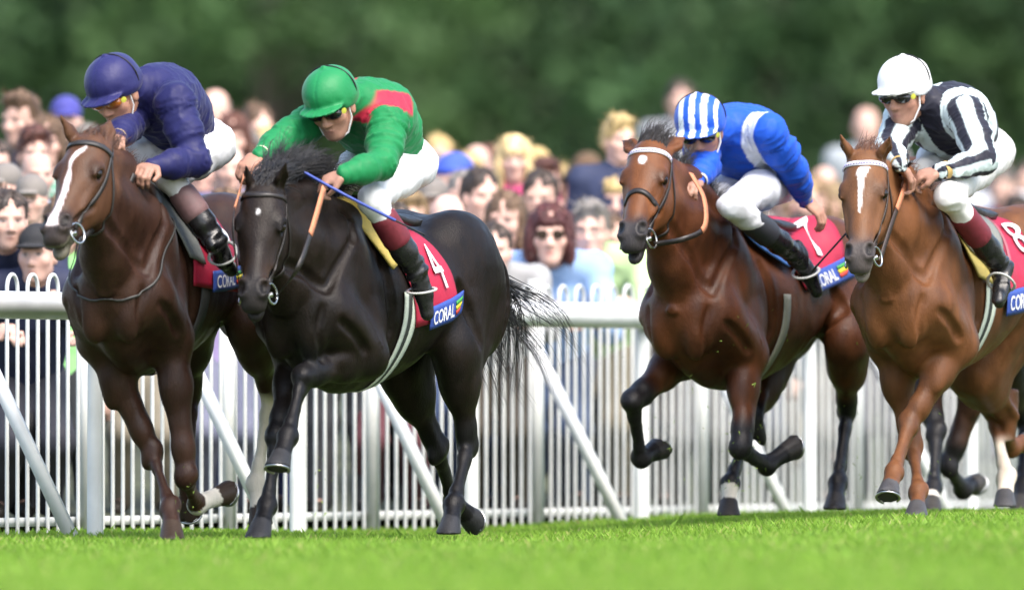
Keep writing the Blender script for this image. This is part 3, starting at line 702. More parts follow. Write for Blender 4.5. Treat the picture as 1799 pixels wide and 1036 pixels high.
H1 = make_horse('racehorse', 'dark chestnut racehorse with a long white blaze, leftmost, ridden by the purple jockey', P(248, 322, 53.0), 1.035,
    dict(poll=(160, 243), lip=(84, 424), tilt=(1, 0.03), open=0.012),
    dict(left=(194, 208, False), right=(106, 204, True)),
    dict(fl=dict(knee=(327, 835, True), fet=(346, 884, False), hoof=(402, 867, False)), fr=dict(knee=(268, 798, True), fet=(299, 890, True), hoof=(303, 948, True), flat=True),
         hl=dict(stifle=(440, 565, True), hock=(474, 690, False), fet=(449, 850, True), hoof=(458, 922, True), flat=True), hr=dict(stifle=(338, 560, True), hock=(338, 690, False), fet=(327, 832, True), hoof=(333, 902, False))),
    liver_chestnut, phi=13.0, mane=mane_fn((0.09, 0.04, 0.02), 400, 0.12, 0.3, 90, 3, flen=0.1), bridle=dict(strap=(0.028, 0.025, 0.022),
    rein=[(1, [P(182, 384, 52.35), P(215, 350, 52.45), P(236, 306, 52.5)], (1.0, (0, 0, 0)))]))
H2 = make_horse('racehorse', 'near black racehorse with a tiny white star, ridden by the green jockey', P(600, 355, 53.2), 1.03,
    dict(poll=(463, 322), lip=(441, 546), tilt=(1, 0.0)),
    dict(left=(502, 283, True), right=(432, 288, True)),
    dict(fl=dict(knee=(532, 662, True), fet=(505, 766, True), hoof=(487, 822, True)), fr=dict(knee=(487, 765, True), fet=(469, 888, True), hoof=(453, 944, True), flat=True),
         hl=dict(stifle=(800, 610, True), hock=(822, 780, False), fet=(797, 885, True), hoof=(788, 938, True), flat=True), hr=dict(stifle=(705, 640, True), hock=(766, 785, False), fet=(796, 880, False), hoof=(834, 916, False))),
    black_brown, tail=dict(n=270, dir=(0.46, 0.35, -1.0), col=(0.01, 0.009, 0.009)), mane=mane_fn((0.012, 0.011, 0.012), 1500, 0.27, 0.55, 300, 6, 0.0034, 0.22, 0.35),
    bridle=dict(rein=[(1, [P(523, 470, 52.1), P(548, 400, 52.3), P(568, 330, 52.5)], (0.62, (0.52, 0.20, 0.10))), (-1, [P(410, 400, 52.2), P(420, 345, 52.4), P(432, 300, 52.5)], (0.5, (0.52, 0.20, 0.10)))]))
H3 = make_horse('racehorse', 'bright bay racehorse with black legs and a white star, third from the left', P(1270, 366, 56.2), 1.04,
    dict(poll=(1143, 254), lip=(1103, 436), tilt=(1, 0.03), open=0.01),
    dict(left=(1205, 240, False), right=(1092, 246, False)),
    dict(fl=dict(knee=(1302, 785, True), fet=(1347, 815, False), hoof=(1396, 786, False)), fr=dict(knee=(1111, 705, True), fet=(1125, 804, False), hoof=(1160, 786, False)),
         hl=dict(stifle=(1490, 600, True), hock=(1488, 722, False), fet=(1472, 846, True), hoof=(1466, 895, True), flat=True), hr=dict(stifle=(1345, 640, True), hock=(1318, 745, True), fet=(1282, 848, True), hoof=(1280, 905, True), flat=True)),
    bright_bay, phi=23.5, tail=dict(n=110, dir=(0.4, 0.4, -1.0), col=(0.012, 0.011, 0.011)), mane=mane_fn((0.02, 0.016, 0.015), 420, 0.13, 0.5, 260, 9, 0.0020, 0.17, 0.1),
    bridle=dict(brow=(0.72, 0.70, 0.74), noseband=True, rein=[(1, [P(1200, 420, 55.2), P(1236, 400, 55.3), P(1236, 350, 55.4), P(1213, 305, 55.5)], (0.45, (0.62, 0.22, 0.09)))]))
H4 = make_horse('racehorse', 'light chestnut racehorse with a short white blaze, rightmost in front', P(1634, 345, 55.5), 1.03,
    dict(poll=(1520, 270), lip=(1507, 478), tilt=(1, 0.04)),
    dict(left=(1564, 240, True), right=(1475, 234, True)),
    dict(fl=dict(knee=(1597, 745, True), fet=(1570, 828, True), hoof=(1560, 872, True)), fr=dict(knee=(1604, 785, True), fet=(1613, 862, True), hoof=(1610, 908, True), flat=True),
         hl=dict(stifle=(1725, 650, True), hock=(1764, 725, False), fet=(1776, 785, False), hoof=(1812, 775, False)), hr=dict(stifle=(1700, 640, True), hock=(1742, 720, False), fet=(1768, 838, True), hoof=(1765, 890, True), flat=True)),
    light_chestnut, phi=21.0, mane=mane_fn((0.12, 0.05, 0.025), 420, 0.12, 0.4, 120, 12, 0.0022, 0.13),
    bridle=dict(strap=(0.035, 0.02, 0.014), brow=(0.72, 0.70, 0.74), rein=[(1, [P(1567, 390, 54.75), P(1588, 330, 54.95), P(1592, 312, 55.0)], (0.45, (0.42, 0.17, 0.08)))]))
H5 = make_horse('racehorse', 'dark bay racehorse mostly hidden behind the light chestnut one', P(1692, 380, 58.5), 1.03,
    dict(poll=(1600, 285), lip=(1575, 460)), dict(left=(1630, 262, True), right=(1572, 262, True)),
    dict(fl=dict(knee=(1668, 818, True), fet=(1692, 858, False), hoof=(1716, 850, False)), fr=dict(knee=(1645, 760, True), fet=(1639, 858, True), hoof=(1636, 898, True), flat=True),
         hl=dict(stifle=(1850, 620, True), hock=(1880, 740, False), fet=(1860, 850, True), hoof=(1850, 895, True), flat=True), hr=dict(stifle=(1760, 640, True), hock=(1800, 740, False), fet=(1795, 850, True), hoof=(1790, 895, True), flat=True)),
    dark_bay, tail=dict(n=80, dir=(0.4, 0.4, -1.0), col=(0.012, 0.011, 0.011)), vox=0.011)

def neck_strap(H, w=0.009, col=(0.04, 0.04, 0.038)):
    q = curve_pts([H.L(0.10, 0.17, -0.14), H.L(0.32, 0.20, -0.27), H.L(0.47, 0.17, -0.42), H.L(0.58, 0.0, -0.50), H.L(0.47, -0.17, -0.42), H.L(0.32, -0.20, -0.27), H.L(0.10, -0.17, -0.14)], 8); q, nr = H.g.snap(q, 0.005)
    b = MB(); b.ribbon(q, nr, w, 0.004); b.build('neck_strap', mat('neck_strap', col, 0.5), H.base, H.root, False)
neck_strap(H1)
# ------------------------------------------------------------------ saddlery on the horses
def flank(H, sa, off):
    """places 'off' above the coat; sa = (s along the trunk, degrees round it from the backbone, left positive)"""
    sa = np.asarray(sa, float); an = np.radians(sa[:, 1]); ax = H.W+H.k*(sa[:, 0:1]*H.h+np.array([0, 0, -0.35]))
    d = np.cos(an)[:, None]*UP+np.sin(an)[:, None]*H.l
    return H.trunk.march(ax+d*0.62, -d, off, 28, 0.9), d
def quad_sa(c, U, Vv):
    c = np.asarray(c, float); U = np.asarray(U)[:, None]; Vv = np.asarray(Vv)[:, None]
    return (c[0]*(1-U)+c[1]*U)*(1-Vv)+(c[3]*(1-U)+c[2]*U)*Vv
def drape(H, name, c, m, off, nu=14, nv=14, th=0.006, parent=None, wave=0.0, rnd=0.0, side=1):
    """cloth over the trunk between four corners: front top, back top, back bottom, front bottom"""
    u, v = np.meshgrid(np.linspace(0, 1, nu), np.linspace(0, 1, nv), indexing='ij'); u = u.ravel(); v = v.ravel()
    if rnd: uu = 0.5+(u-0.5)*(1-rnd*np.clip(v*1.0-0.35, 0, 1)**2*2.2)
    else: uu = u
    sa = quad_sa(c, uu, v); sa[:, 1] *= side
    p, d = flank(H, sa, off)
    if wave: p = p+d*(wave*(vnoise(p, 11, 3)+0.6*vnoise(p, 23, 4))+wave)[:, None]
    q = p+d*th; V = np.concatenate([q, p]); n = nu*nv; I = lambda i, j: i*nv+j; Fc = []
    for i in range(nu-1):
        for j in range(nv-1):
            a, b, c_, e = I(i, j), I(i+1, j), I(i+1, j+1), I(i, j+1); Fc += [(a, b, c_, e), (n+a, n+e, n+c_, n+b)]
    ring = [I(i, 0) for i in range(nu)]+[I(nu-1, j) for j in range(1, nv)]+[I(i, nv-1) for i in range(nu-2, -1, -1)]+[I(0, j) for j in range(nv-2, 0, -1)]
    for a, b in zip(ring, ring[1:]+ring[:1]): Fc.append((a, n+a, n+b, b))
    return mesh(name, V, Fc, m, H.base, parent or H.root)
def text_shape(body):
    cu = bpy.data.curves.new('lettering', 'FONT'); cu.body = body; cu.fill_mode = 'FRONT'; cu.offset = 0.012 if len(body) > 1 else 0.0
    o = bpy.data.objects.new('lettering', cu); COL.objects.link(o); dg = bpy.context.evaluated_depsgraph_get(); me = o.evaluated_get(dg).to_mesh()
    V = np.array([v.co[:2] for v in me.vertices]); Fc = [tuple(p.vertices) for p in me.polygons]
    o.evaluated_get(dg).to_mesh_clear(); bpy.data.objects.remove(o); bpy.data.curves.remove(cu)
    V = (V-V.min(0))/(V.max(0)-V.min(0)); return V, Fc
TXT = {}
def letter(H, body, c, rect, m, off, name, parent, wave=0.0, side=1):
    if body not in TXT: TXT[body] = text_shape(body)
    V, Fc = TXT[body]; u = rect[0]+(rect[2]-rect[0])*V[:, 0]; v = rect[3]+(rect[1]-rect[3])*V[:, 1]
    sa = quad_sa(c, u, v); sa[:, 1] *= side; p, d = flank(H, sa, 0.012)
    p = p+d*off
    if wave: p = p+d*(wave*(vnoise(p-d*off, 11, 3)+0.6*vnoise(p-d*off, 23, 4))+wave)[:, None]
    return mesh(name, p, Fc, m, H.base, parent, False)
def saddlery(H, number, cloth, strip, flap=None, pad=None, girth=None, wave=0.004, flapc=None, padc=None, trim=None):
    H.trunk = SDF(); H.trunk.pr = [x for x in H.g.pr if x[0] == 'f']+[x for x in H.g.pr if x[0] == 'e' and x[1][1].max() > 0.12 and abs(H.loc(x[1][0][None])[0][0]+0.45) < 0.75]
    red = mat('number_cloth_red', (0.40, 0.012, 0.045), 0.6, noise=0.1, nscale=12, bump=0.2, bscale=30); wh = mat('print_white', (0.8, 0.8, 0.8), 0.6); bl = mat('strip_blue', (0.035, 0.075, 0.33), 0.5, noise=0.06)
    root = empty('saddle', H.base, {1: 'black racing saddle with red number cloth on the dark chestnut horse', 2: 'saddle with yellow pad and red number cloth on the black horse', 3: 'saddle with blue flap and red number cloth on the bay horse', 4: 'saddle with grey flap and red number cloth on the light chestnut horse'}[H.no], 'saddle', 'racing saddles with red number cloths')
    sv = H.root; H.root = root
    for side in (1, -1):
        c1 = drape(H, 'number_cloth', cloth, red, 0.008, 20, 22, 0.004, root, wave, side=side)
        sp_ = drape(H, 'sponsor_strip', strip, bl, 0.020, 14, 7, 0.004, root, 0.003, side=side)
        if side > 0:
            letter(H, 'CORAL', strip, (0.06, 0.22, 0.62, 0.80), wh, 0.017, 'lettering', sp_, 0.003)
            for i, cc in enumerate(((0.05, 0.30, 0.06), (0.75, 0.62, 0.03), (0.55, 0.05, 0.03))):
                y0 = 0.22+0.19*i; cr = quad_sa(strip, [0.68, 0.94-0.04*i, 0.90-0.04*i, 0.69], [y0, y0-0.04, y0+0.15, y0+0.19])
                b = drape(H, 'emblem_stripe', cr, mat('emblem_%d' % i, cc, 0.6), 0.026, 5, 3, 0.002, sp_, 0.003)
            letter(H, number[0], cloth, number[1], wh, 0.012, 'number', c1, wave)
        if pad: drape(H, 'pad', pad, mat('pad_%d' % H.no, padc, 0.75, noise=0.12, bump=0.2, bscale=40), 0.014, 10, 14, 0.008, root, 0.004, side=side)
        if flap:
            f = drape(H, 'flap', flap, mat('flap_%d' % H.no, flapc, 0.5, noise=0.1, bump=0.15, bscale=60), 0.028, 14, 16, 0.010, root, 0.0, 0.75, side=side)
            if trim is not None: drape(H, 'flap_trim', [flap[1], (flap[1][0]-0.02, flap[1][1]), (flap[2][0]-0.02, flap[2][1]), flap[2]], mat('trim_%d' % H.no, trim, 0.6), 0.032, 3, 14, 0.009, f, side=side)
    drape(H, 'seat', [(-0.12, -24), (-0.55, -24), (-0.55, 24), (-0.12, 24)], mat('saddle_leather', (0.02, 0.017, 0.015), 0.5, noise=0.2), 0.030, 12, 12, 0.03, root)
    if girth:
        for i, (a, b, cc) in enumerate(girth):
            drape(H, 'girth', [(a, 95), (b, 95), (b, 265), (a, 265)], mat('girth_%d' % int(cc[0]*100), cc, 0.7, noise=0.08), 0.004, 3, 30, 0.004, root)
    H.root = sv
H1.no, H2.no, H3.no, H4.no = 1, 2, 3, 4
GW, GD = (0.55, 0.60, 0.50), (0.03, 0.035, 0.03)
saddlery(H1, ('3', (0.62, 0.30, 0.92, 0.62)), [(-0.02, 0), (-0.66, 0), (-0.50, 108), (-0.02, 108)], [(-0.16, 92), (-0.55, 86), (-0.55, 103), (-0.16, 110)],
    flap=[(0.02, 6), (-0.42, 6), (-0.36, 76), (-0.10, 80)], flapc=(0.012, 0.012, 0.013), pad=[(0.14, 4), (-0.1, 4), (-0.1, 86), (0.02, 78)], padc=(0.16, 0.17, 0.16), girth=[(-0.10, -0.17, (0.05, 0.05, 0.05))])
saddlery(H2, ('4', (0.54, 0.42, 0.76, 0.78)), [(-0.02, 0), (-0.46, 0), (-0.56, 112), (-0.20, 124)], [(-0.28, 107), (-0.60, 92), (-0.60, 111), (-0.30, 124)],
    pad=[(0.10, 4), (-0.14, 4), (-0.16, 58), (-0.04, 72)], padc=(0.55, 0.42, 0.10), girth=[(-0.115, -0.14, GW), (-0.14, -0.165, GD), (-0.165, -0.20, GW)])
saddlery(H3, ('7', (0.58, 0.20, 0.94, 0.72)), [(-0.05, 0), (-0.80, 0), (-0.72, 74), (-0.30, 90)], [(-0.33, 76), (-0.78, 60), (-0.80, 78), (-0.36, 94)],
    flap=[(0.14, 10), (-0.36, 12), (-0.28, 62), (-0.10, 72)], flapc=(0.03, 0.10, 0.30), trim=(0.35, 0.02, 0.04), girth=[(-0.12, -0.17, (0.25, 0.25, 0.2))])
saddlery(H4, ('8', (0.74, 0.28, 0.98, 0.62)), [(-0.05, 0), (-0.66, 0), (-0.60, 106), (-0.18, 112)], [(-0.22, 102), (-0.62, 92), (-0.62, 112), (-0.24, 122)],
    flap=[(0.22, 8), (-0.40, 20), (-0.24, 84), (-0.02, 86)], flapc=(0.20, 0.20, 0.165), trim=(0.35, 0.10, 0.13), pad=[(0.10, 40), (-0.02, 40), (-0.10, 96), (0.0, 90)], padc=(0.45, 0.36, 0.10),
    girth=[(-0.085, -0.11, GW), (-0.11, -0.135, GD), (-0.135, -0.165, GW)])
# ------------------------------------------------------------------ people: heads, hands
def face_prims(g, T, sc=1.0, k=0.012, jaw=1.0, ears=True):
    """head grown at frame T(x left, y forward, z up)"""
    ax = [unit(T(1, 0, 0)-T(0, 0, 0)), unit(T(0, 1, 0)-T(0, 0, 0)), unit(T(0, 0, 1)-T(0, 0, 0))]
    E = lambda c, r, kk=k, op=1: g.ell(T(*c), A(*r)*sc, ax, kk*sc, op)
    E((0, -0.012, 0.035), (0.076, 0.096, 0.084), 0.02); E((0, 0.022, -0.035), (0.063*jaw, 0.070, 0.092), 0.03)
    E((0, 0.050, -0.104), (0.036*jaw, 0.036, 0.026), 0.03); E((0, 0.0, -0.06), (0.060*jaw, 0.055, 0.055), 0.03)
    for s in (-1, 1):
        E((0.043*s, 0.052, -0.030), (0.026, 0.028, 0.024), 0.02); E((0.030*s, 0.078, 0.020), (0.026, 0.014, 0.010), 0.014)
        E((0.031*s, 0.096, -0.002), (0.019, 0.018, 0.011), 0.008, -1); E((0.031*s, 0.070, -0.003), (0.0145, 0.0145, 0.0125), 0.003)
        E((0.013*s, 0.094, -0.044), (0.010, 0.012, 0.008), 0.008)
        if ears: E((0.079*s, -0.008, -0.018), (0.010, 0.022, 0.033), 0.008)
    g.cone(T(0, 0.084, 0.008), T(0, 0.108, -0.038), 0.009*sc, 0.0135*sc, 0.012*sc)
    E((0, 0.084, -0.071), (0.024, 0.012, 0.0065), 0.006); E((0, 0.081, -0.084), (0.021, 0.012, 0.0075), 0.006)
def face_paint(V, Tinv, C, hair=(0.05, 0.03, 0.02), stubble=0.0, lip=(0.40, 0.16, 0.13), brow=1.0):
    q = Tinv(V); x, y, z = q[:, 0], q[:, 1], q[:, 2]; fr = (y > 0.045) & (np.abs(x) < 0.08) & (np.abs(z) < 0.14)
    ax = np.abs(x)
    C = putmark(C, fr*np.exp(-((x/0.022)**2+((z+0.077)/0.0105)**2)**2)*0.75, lip)
    C = putmark(C, fr*np.exp(-(((ax-0.031)/0.024)**2+((z-0.019+0.25*np.maximum(ax-0.035, 0))/0.0055)**2)**2)*0.8*brow, hair)
    ey = fr*np.exp(-(((ax-0.031)/0.015)**2+((z+0.002)/0.0075)**2)**3); C = putmark(C, ey*0.9, (0.45, 0.43, 0.42))
    C = putmark(C, fr*np.exp(-(((ax-0.031)/0.007)**2+((z+0.002)/0.007)**2)**3), (0.03, 0.022, 0.02))
    C = putmark(C, fr*np.exp(-(((ax-0.031)/0.019)**2+((z-0.007)/0.003)**2)**2)*0.6, (0.10, 0.06, 0.05))
    C = putmark(C, fr*np.exp(-(((ax-0.047)/0.02)**2+((z+0.04)/0.022)**2))*0.22, (0.50, 0.17, 0.13))
    if stubble: C = putmark(C, sst(-0.045, -0.075, z)*(y > 0)*stubble*0.5, (0.16, 0.12, 0.10))
    return C
def hand_prims(g, w, d, pn, side, curl=1.15, sc=1.0, spread=0.0):
    """hand at wrist w: direction d, palm normal pn, five fingers that curl towards the palm; side +1 left, -1 right"""
    d = unit(d); pn = unit(pn-d*(pn@d)); ac = np.cross(d, pn)*side     # ac points to the thumb side
    g.ell(w+d*0.045*sc, A(0.050, 0.040, 0.0175)*sc, [d, ac, pn], 0.015*sc)
    for i, (ln, o) in enumerate(((0.93, 0.030), (1.05, 0.010), (1.0, -0.010), (0.80, -0.029))):
        p = w+d*(0.084-0.004*abs(i-1))*sc+ac*o*sc; a = 0.25; r = 0.0098*sc*(0.95 if i == 3 else 1.05)
        for L, cf in ((0.043, 0.75), (0.027, 1.2), (0.021, 0.9)):
            a += curl*cf*0.62; q = p+(d*math.cos(a)+pn*math.sin(a)+ac*spread*o*8)*L*ln*sc
            g.cone(p, q, r, r*0.92, 0.004*sc); p = q; r *= 0.92
    b = w+d*0.022*sc+ac*0.030*sc; m = b+(d*0.75+ac*0.5+pn*0.45)*0.042*sc; t = m+(d*0.8-ac*0.15+pn*0.55)*0.034*sc
    g.cone(b, m, 0.0155*sc, 0.012*sc, 0.012*sc); g.cone(m, t, 0.0115*sc, 0.0095*sc, 0.004*sc)
SKIN = (0.43, 0.22, 0.15)
def skin_mat(): return mat('skin', attr=True, rough=0.5, noise=0.10, nscale=60, spec=0.35, bump=0.12, bscale=220)

def make_jockey(label, J, silks, helmet, breech=(0.72, 0.72, 0.72), sock=(0.16, 0.02, 0.03), goggle=(0.01, 0.01, 0.012), cuff=(0.75, 0.7, 0.5), skin=SKIN, strapc=(0.75, 0.75, 0.75), lowleg=None, hands=True):
    S = {}
    S['hip'] = P(*J['hip']); hip = S['hip']; ts = J.get('ts', 1.0)
    nk = S['nk'] = solve(hip, *J['nk'], 0.50*ts, True)
    yw, pt, rl = [math.radians(x) for x in J['face']]; sc = J.get('hs', 1.08)     # turn to the left of the picture, nod, tilt
    fd = A(-math.sin(yw)*math.cos(pt), -math.cos(yw)*math.cos(pt), -math.sin(pt)); sd = unit(A(math.cos(yw), -math.sin(yw), 0)); up0 = np.cross(sd, -fd)*-1
    up0 = np.cross(fd, sd); up0 = up0 if up0[2] > 0 else -up0
    sd, up0 = sd*math.cos(rl)+up0*math.sin(rl), up0*math.cos(rl)-sd*math.sin(rl)
    C = S['hd'] = solve(nk, *J['hd'], 0.215, True)-sc*(fd*-0.008+up0*0.058)
    T = lambda x, y, z: C+sc*(sd*x+fd*y+up0*z)
    M = np.array([sd, fd, up0]); Tinv = lambda V: ((V-C)@M.T)/sc
    sp = unit(nk-hip)
    for s, sg in (('l', 1), ('r', -1)):
        a = J[s]; sh = solve(nk, *a['sh'], 0.185, a.get('shn', sg > 0)); el = solve(sh, *a['el'][:2], 0.28, a['el'][2]); wr = solve(el, *a['wr'][:2], 0.245, a['wr'][2])
        hn = solve(wr, *a['hand'][:2], 0.085, a['hand'][2])
        def clear(p, need):     # bring a joint out of the horse's neck
            for _ in range(60):
                if J['on'].g.ev(p[None], True)[0] > need: break
                p = A(0, 0, CZ)+(p-A(0, 0, CZ))*(1-0.012/p[1])
            return p
        if not a.get('inside'): wr = clear(wr, 0.035); hn = clear(hn, 0.035)
        hn = hn; hn = wr+unit(hn-wr)*0.085; el = el if a.get('inside') else clear(el, 0.05)
        S[s] = (sh, el, wr, hn)
        hj = hip+LF*0.10*sg+sp*-0.02
        Ho = J['on']; side = lambda px, py, l: (lambda d: A(0, 0, CZ)+d*((Ho.W-A(0, 0, CZ))@Ho.l+l*sg*Ho.k)/(d@Ho.l))(A((px-CX)/F, 1.0, -(py-YH)/F))
        if sg > 0: kn = side(*a['knee'][:2], a.get('kl', 0.23)); an = side(*a['ank'][:2], 0.335); to = side(*a['toe'][:2], 0.36)
        else: kn = hj+unit(Ho.h*0.8-Ho.l*0.35+UP*-0.35)*0.39 if 'knee' not in a else solve(hj, *a['knee'][:2], 0.40, True); an = Ho.L(-0.24, -0.275, -0.47); to = an+unit(Ho.h-UP*0.6)*0.16
        if sg > 0: to = an+unit(to-an)*0.19
        S['leg'+s] = (hj, kn, an, to)
    base = A(hip[0], hip[1], hip[2]-0.2)
    root = empty('person', base, label, 'jockey', 'jockeys')
    wax = unit(S['l'][0]-S['r'][0])
    # body
    g = SDF(); face_prims(g, T, sc)
    g.cone(T(0, -0.03, -0.05), nk, 0.055, 0.05, 0.02); g.chain([nk, (nk+hip)/2, hip], [0.055, 0.07, 0.06], 0.03)
    for s, sg in (('l', 1), ('r', -1)):
        sh, el, wr, hn = S[s]; g.cone(nk, sh, 0.042, 0.042, 0.03); g.chain([sh, el, wr], [0.040, 0.034, 0.026], 0.02)
        hd = unit(hn-wr); pn = A(*J[s].get('palm', (-0.1*sg, 0.5, -0.9)))
        hand_prims(g, wr, hd, pn, sg, J[s].get('curl', 1.25), 1.08)
    V, Q = g.build(0.0072); Cc = np.tile(skin, (len(V), 1))*(1+0.10*vnoise(V, 25, 2))[:, None]
    Cc = face_paint(V, Tinv, Cc, stubble=0.5)
    body = mesh('body', V, Q, skin_mat(), base, root, True, np.clip(Cc, 0, 1))
    # silks
    g = SDF(); ch = hip+(nk-hip)*0.66+A(0, 0, 0.02)
    fwd = unit(np.cross(wax, sp))
    g.chain([hip+sp*0.05, hip+(nk-hip)*0.35+UP*0.03, ch, nk-sp*0.03], [0.130, 0.140, 0.150, 0.10], 0.06, wax, 1.2)
    for s in 'lr':
        sh, el, wr, hn = S[s]
        g.cone(ch+(sh-ch)*0.5, sh, 0.11, 0.082, 0.06); g.chain([sh, (sh+el)/2, el, el+(wr-el)*0.5, wr], [0.082, 0.074, 0.064, 0.056, 0.036], 0.035)
    g.cone(nk-sp*0.02, nk+(C-nk)*0.52, 0.088, 0.074, 0.03)
    V, Q = g.build(J.get('vox', 0.0085)); n = vnormals(V, Q)
    # folds of thin cloth: irregular ridges that run round the limbs and across the back
    w = np.zeros(len(V)); best = np.full(len(V), 9.0); X = V*0
    for s in 'lr':
        sh, el, wr, hn = S[s]
        for a, b in ((sh, el), (el, wr)):
            d, t = seg(V, a, b); ax = unit(b-a); al = (V-a)@ax; u = d < best; best = np.where(u, d, best)
            X = np.where(u[:, None], (V-a)*0.55+np.outer(al, ax)*0.75, X)
    tb = np.outer((V-hip)@sp, sp); Xb = (V-hip)*0.6+tb*0.6; arm = sst(0.11, 0.075, best)
    Y_ = X*arm[:, None]+Xb*(1-arm)[:, None]
    f1 = (1-np.abs(vnoise(Y_+0.03*vnoise(V, 8, 31)[:, None], 14, 4)))**3*2-1; f2 = (1-np.abs(vnoise(Y_, 32, 6)))**3*2-1
    w = 0.0072*f1*(0.6+0.6*vnoise(V, 5, 7))+0.0022*f2+0.007*vnoise(V, 6, 9)
    V = V+n*w[:, None]
    parts = dict(S=S, sp=sp, wax=wax, C=C, T=Tinv)
    col, sm = silks(V, parts)
    mesh('silk_shirt', V, Q, mat('silks_'+silks.__name__, attr=True, rough=0.58, sheen=0.1, spec=0.25, bump=0.12, bscale=45, noise=0.06, nscale=30), base, root, True, col)
    for s in 'lr':      # cuff bands
        sh, el, wr, hn = S[s]; d = unit(wr-el); b = MB(); b.tube([wr-d*0.045, wr-d*0.020], [0.0405, 0.039], 16, cap=False); b.build('cuff_band', mat('cuff_%d' % int(cuff[0]*100+cuff[2]*10), cuff, 0.7), base, root)
    # breeches
    g = SDF()
    g.ell(hip+sp*0.03, A(0.145, 0.125, 0.125), [LF, sp, np.cross(LF, sp)], 0.05)
    for s, sg in (('l', 1), ('r', -1)):
        hj, kn, an, to = S['leg'+s]; g.chain([hj-sp*0.01, hj+(kn-hj)*0.4, kn], [0.104, 0.082, 0.058], 0.05); g.cone(kn, kn+(an-kn)*0.36, 0.057, 0.050, 0.03)
    V, Q = g.build(0.0092); n = vnormals(V, Q)
    w = 0.005*vnoise(V, 7, 1)+0.0030*(1-2*np.abs(vnoise(V+0.02*vnoise(V, 9, 3)[:, None], 24, 2)))+0.0045*(1-2*np.abs(vnoise(V, 11, 5)))
    mesh('breeches', V+n*w[:, None], Q, mat('breeches_%d' % int(breech[0]*100), breech, 0.65, noise=0.08, nscale=9, bump=0.15, bscale=50), base, root)
    # boots
    bm = mat('boot_leather', (0.012, 0.012, 0.013), 0.28, noise=0.25, nscale=30, bump=0.25, bscale=25); km = mat('sock_%d' % int(sock[0]*1000), sock, 0.6, noise=0.15)
    for s, sg in (('l', 1), ('r', -1)):
        hj, kn, an, to = S['leg'+s]
        g = SDF(); d = an-kn; g.chain([kn+d*0.48, kn+d*0.72, an], [0.060, 0.054, 0.044], 0.02); f = unit(to-an)
        hb = unit(np.cross(LF, f)); hb = hb if hb@unit(an-kn) > 0 else -hb
        g.chain([an, an+f*0.10+hb*0.016, to+hb*0.006], [0.046, 0.040, 0.030], 0.02, LF, 0.95); g.cone(an, an-f*0.030+hb*0.035, 0.040, 0.030, 0.02)
        V, Q = g.build(0.007); n = vnormals(V, Q); dd = (V-an)@unit(d)
        V = V+n*(0.004*np.sin(dd*120+vnoise(V, 14, 2)*3)*np.exp(-(dd/0.07)**2)+0.002*vnoise(V, 20, 3))[:, None]
        bt = mesh('boot', V, Q, bm, base, root)
        g = SDF(); g.cone(kn+d*0.28, kn+d*0.53, 0.0605, 0.0625, 0.01); V, Q = g.build(0.008); mesh('boot_top', V, Q, km, base, bt)
        # stirrup iron round the foot
        c = an+f*0.085+hb*0.01; b = MB(); u = LF; v = np.cross(f, u); pts = [c+u*0.062*math.cos(a)+v*0.075*math.sin(a)*(1 if math.sin(a)*(v@unit(kn-an)) > 0 else 0.62) for a in np.linspace(0, 2*math.pi, 25)]
        b.tube(pts, 0.0075, 6, cap=False, r2=0.005); b.build('stirrup', mat('stirrup_white', (0.5, 0.5, 0.47), 0.35), base, root)
    # helmet: skull, peak, rim
    g = SDF(); E = lambda c, r, kk, op=1: g.ell(T(*c), A(*r)*sc, [sd, fd, up0], kk, op)
    E((0, -0.008, 0.058), (0.104, 0.127, 0.098), 0.01)
    E((0, -0.02, 0.02), (0.101, 0.115, 0.06), 0.03)
    E((0, 0.04, -0.065), (0.13, 0.13, 0.078), 0.008, -1)
    E((0, 0.095, 0.028), (0.092, 0.078, 0.011), 0.012)
    E((0, -0.02, 0.155), (0.012, 0.012, 0.010), 0.008)
    V, Q = g.build(0.006); n = vnormals(V, Q); q = Tinv(V)
    V = V+n*((0.0022*vnoise(V, 16, 1)+0.0015*np.sin(q[:, 0]*150+vnoise(V, 12, 4)*4)*sst(0.09, 0.02, q[:, 2]))-0.0022*np.exp(-(np.abs(q[:, 0])/0.004)**2))[:, None]
    hm = mesh('helmet', V, Q, mat('helmet_'+helmet.__name__, attr=True, rough=0.5, sheen=0.1, spec=0.3, bump=0.2, bscale=50), base, root, True, helmet(q))
    # goggles and straps
    g = SDF(); E = lambda c, r, kk, op=1: g.ell(T(*c), A(*r)*sc, [sd, fd, up0], kk, op)
    for s in (-1, 1): E((0.034*s, 0.083, -0.002), (0.040, 0.024, 0.026), 0.02)
    E((0, 0.03, 0.0), (0.084, 0.055, 0.018), 0.02); E((0, 0.0, -0.0), (0.074, 0.083, 0.06), 0.004, -1)
    V, Q = g.build(0.005); gg = mesh('goggles', V, Q, mat('goggles_%d' % int(goggle[0]*100), goggle, 0.08, coat=0.6), base, root)
    b = MB(); pts = [T(0.088*math.sin(a), 0.0+0.085*math.cos(a), 0.004+0.012*(1-math.cos(a))) for a in np.linspace(1.0, 2*math.pi-1.0, 18)]
    b.tube(pts, 0.012, 8, r2=0.012); b.build('goggle_strap', mat('strap_black', (0.012, 0.012, 0.014), 0.6), base, root)
    b = MB(); b.tube([T(0.081, 0.02, 0.02), T(0.079, 0.022, -0.05), T(0.055, 0.040, -0.105), T(0.0, 0.055, -0.133), T(-0.055, 0.040, -0.105), T(-0.079, 0.022, -0.05), T(-0.081, 0.02, 0.02)], 0.0045, 6, r2=0.003); b.build('chin_strap', mat('strap_pale_%d' % int(strapc[0]*100), strapc, 0.6), base, root)
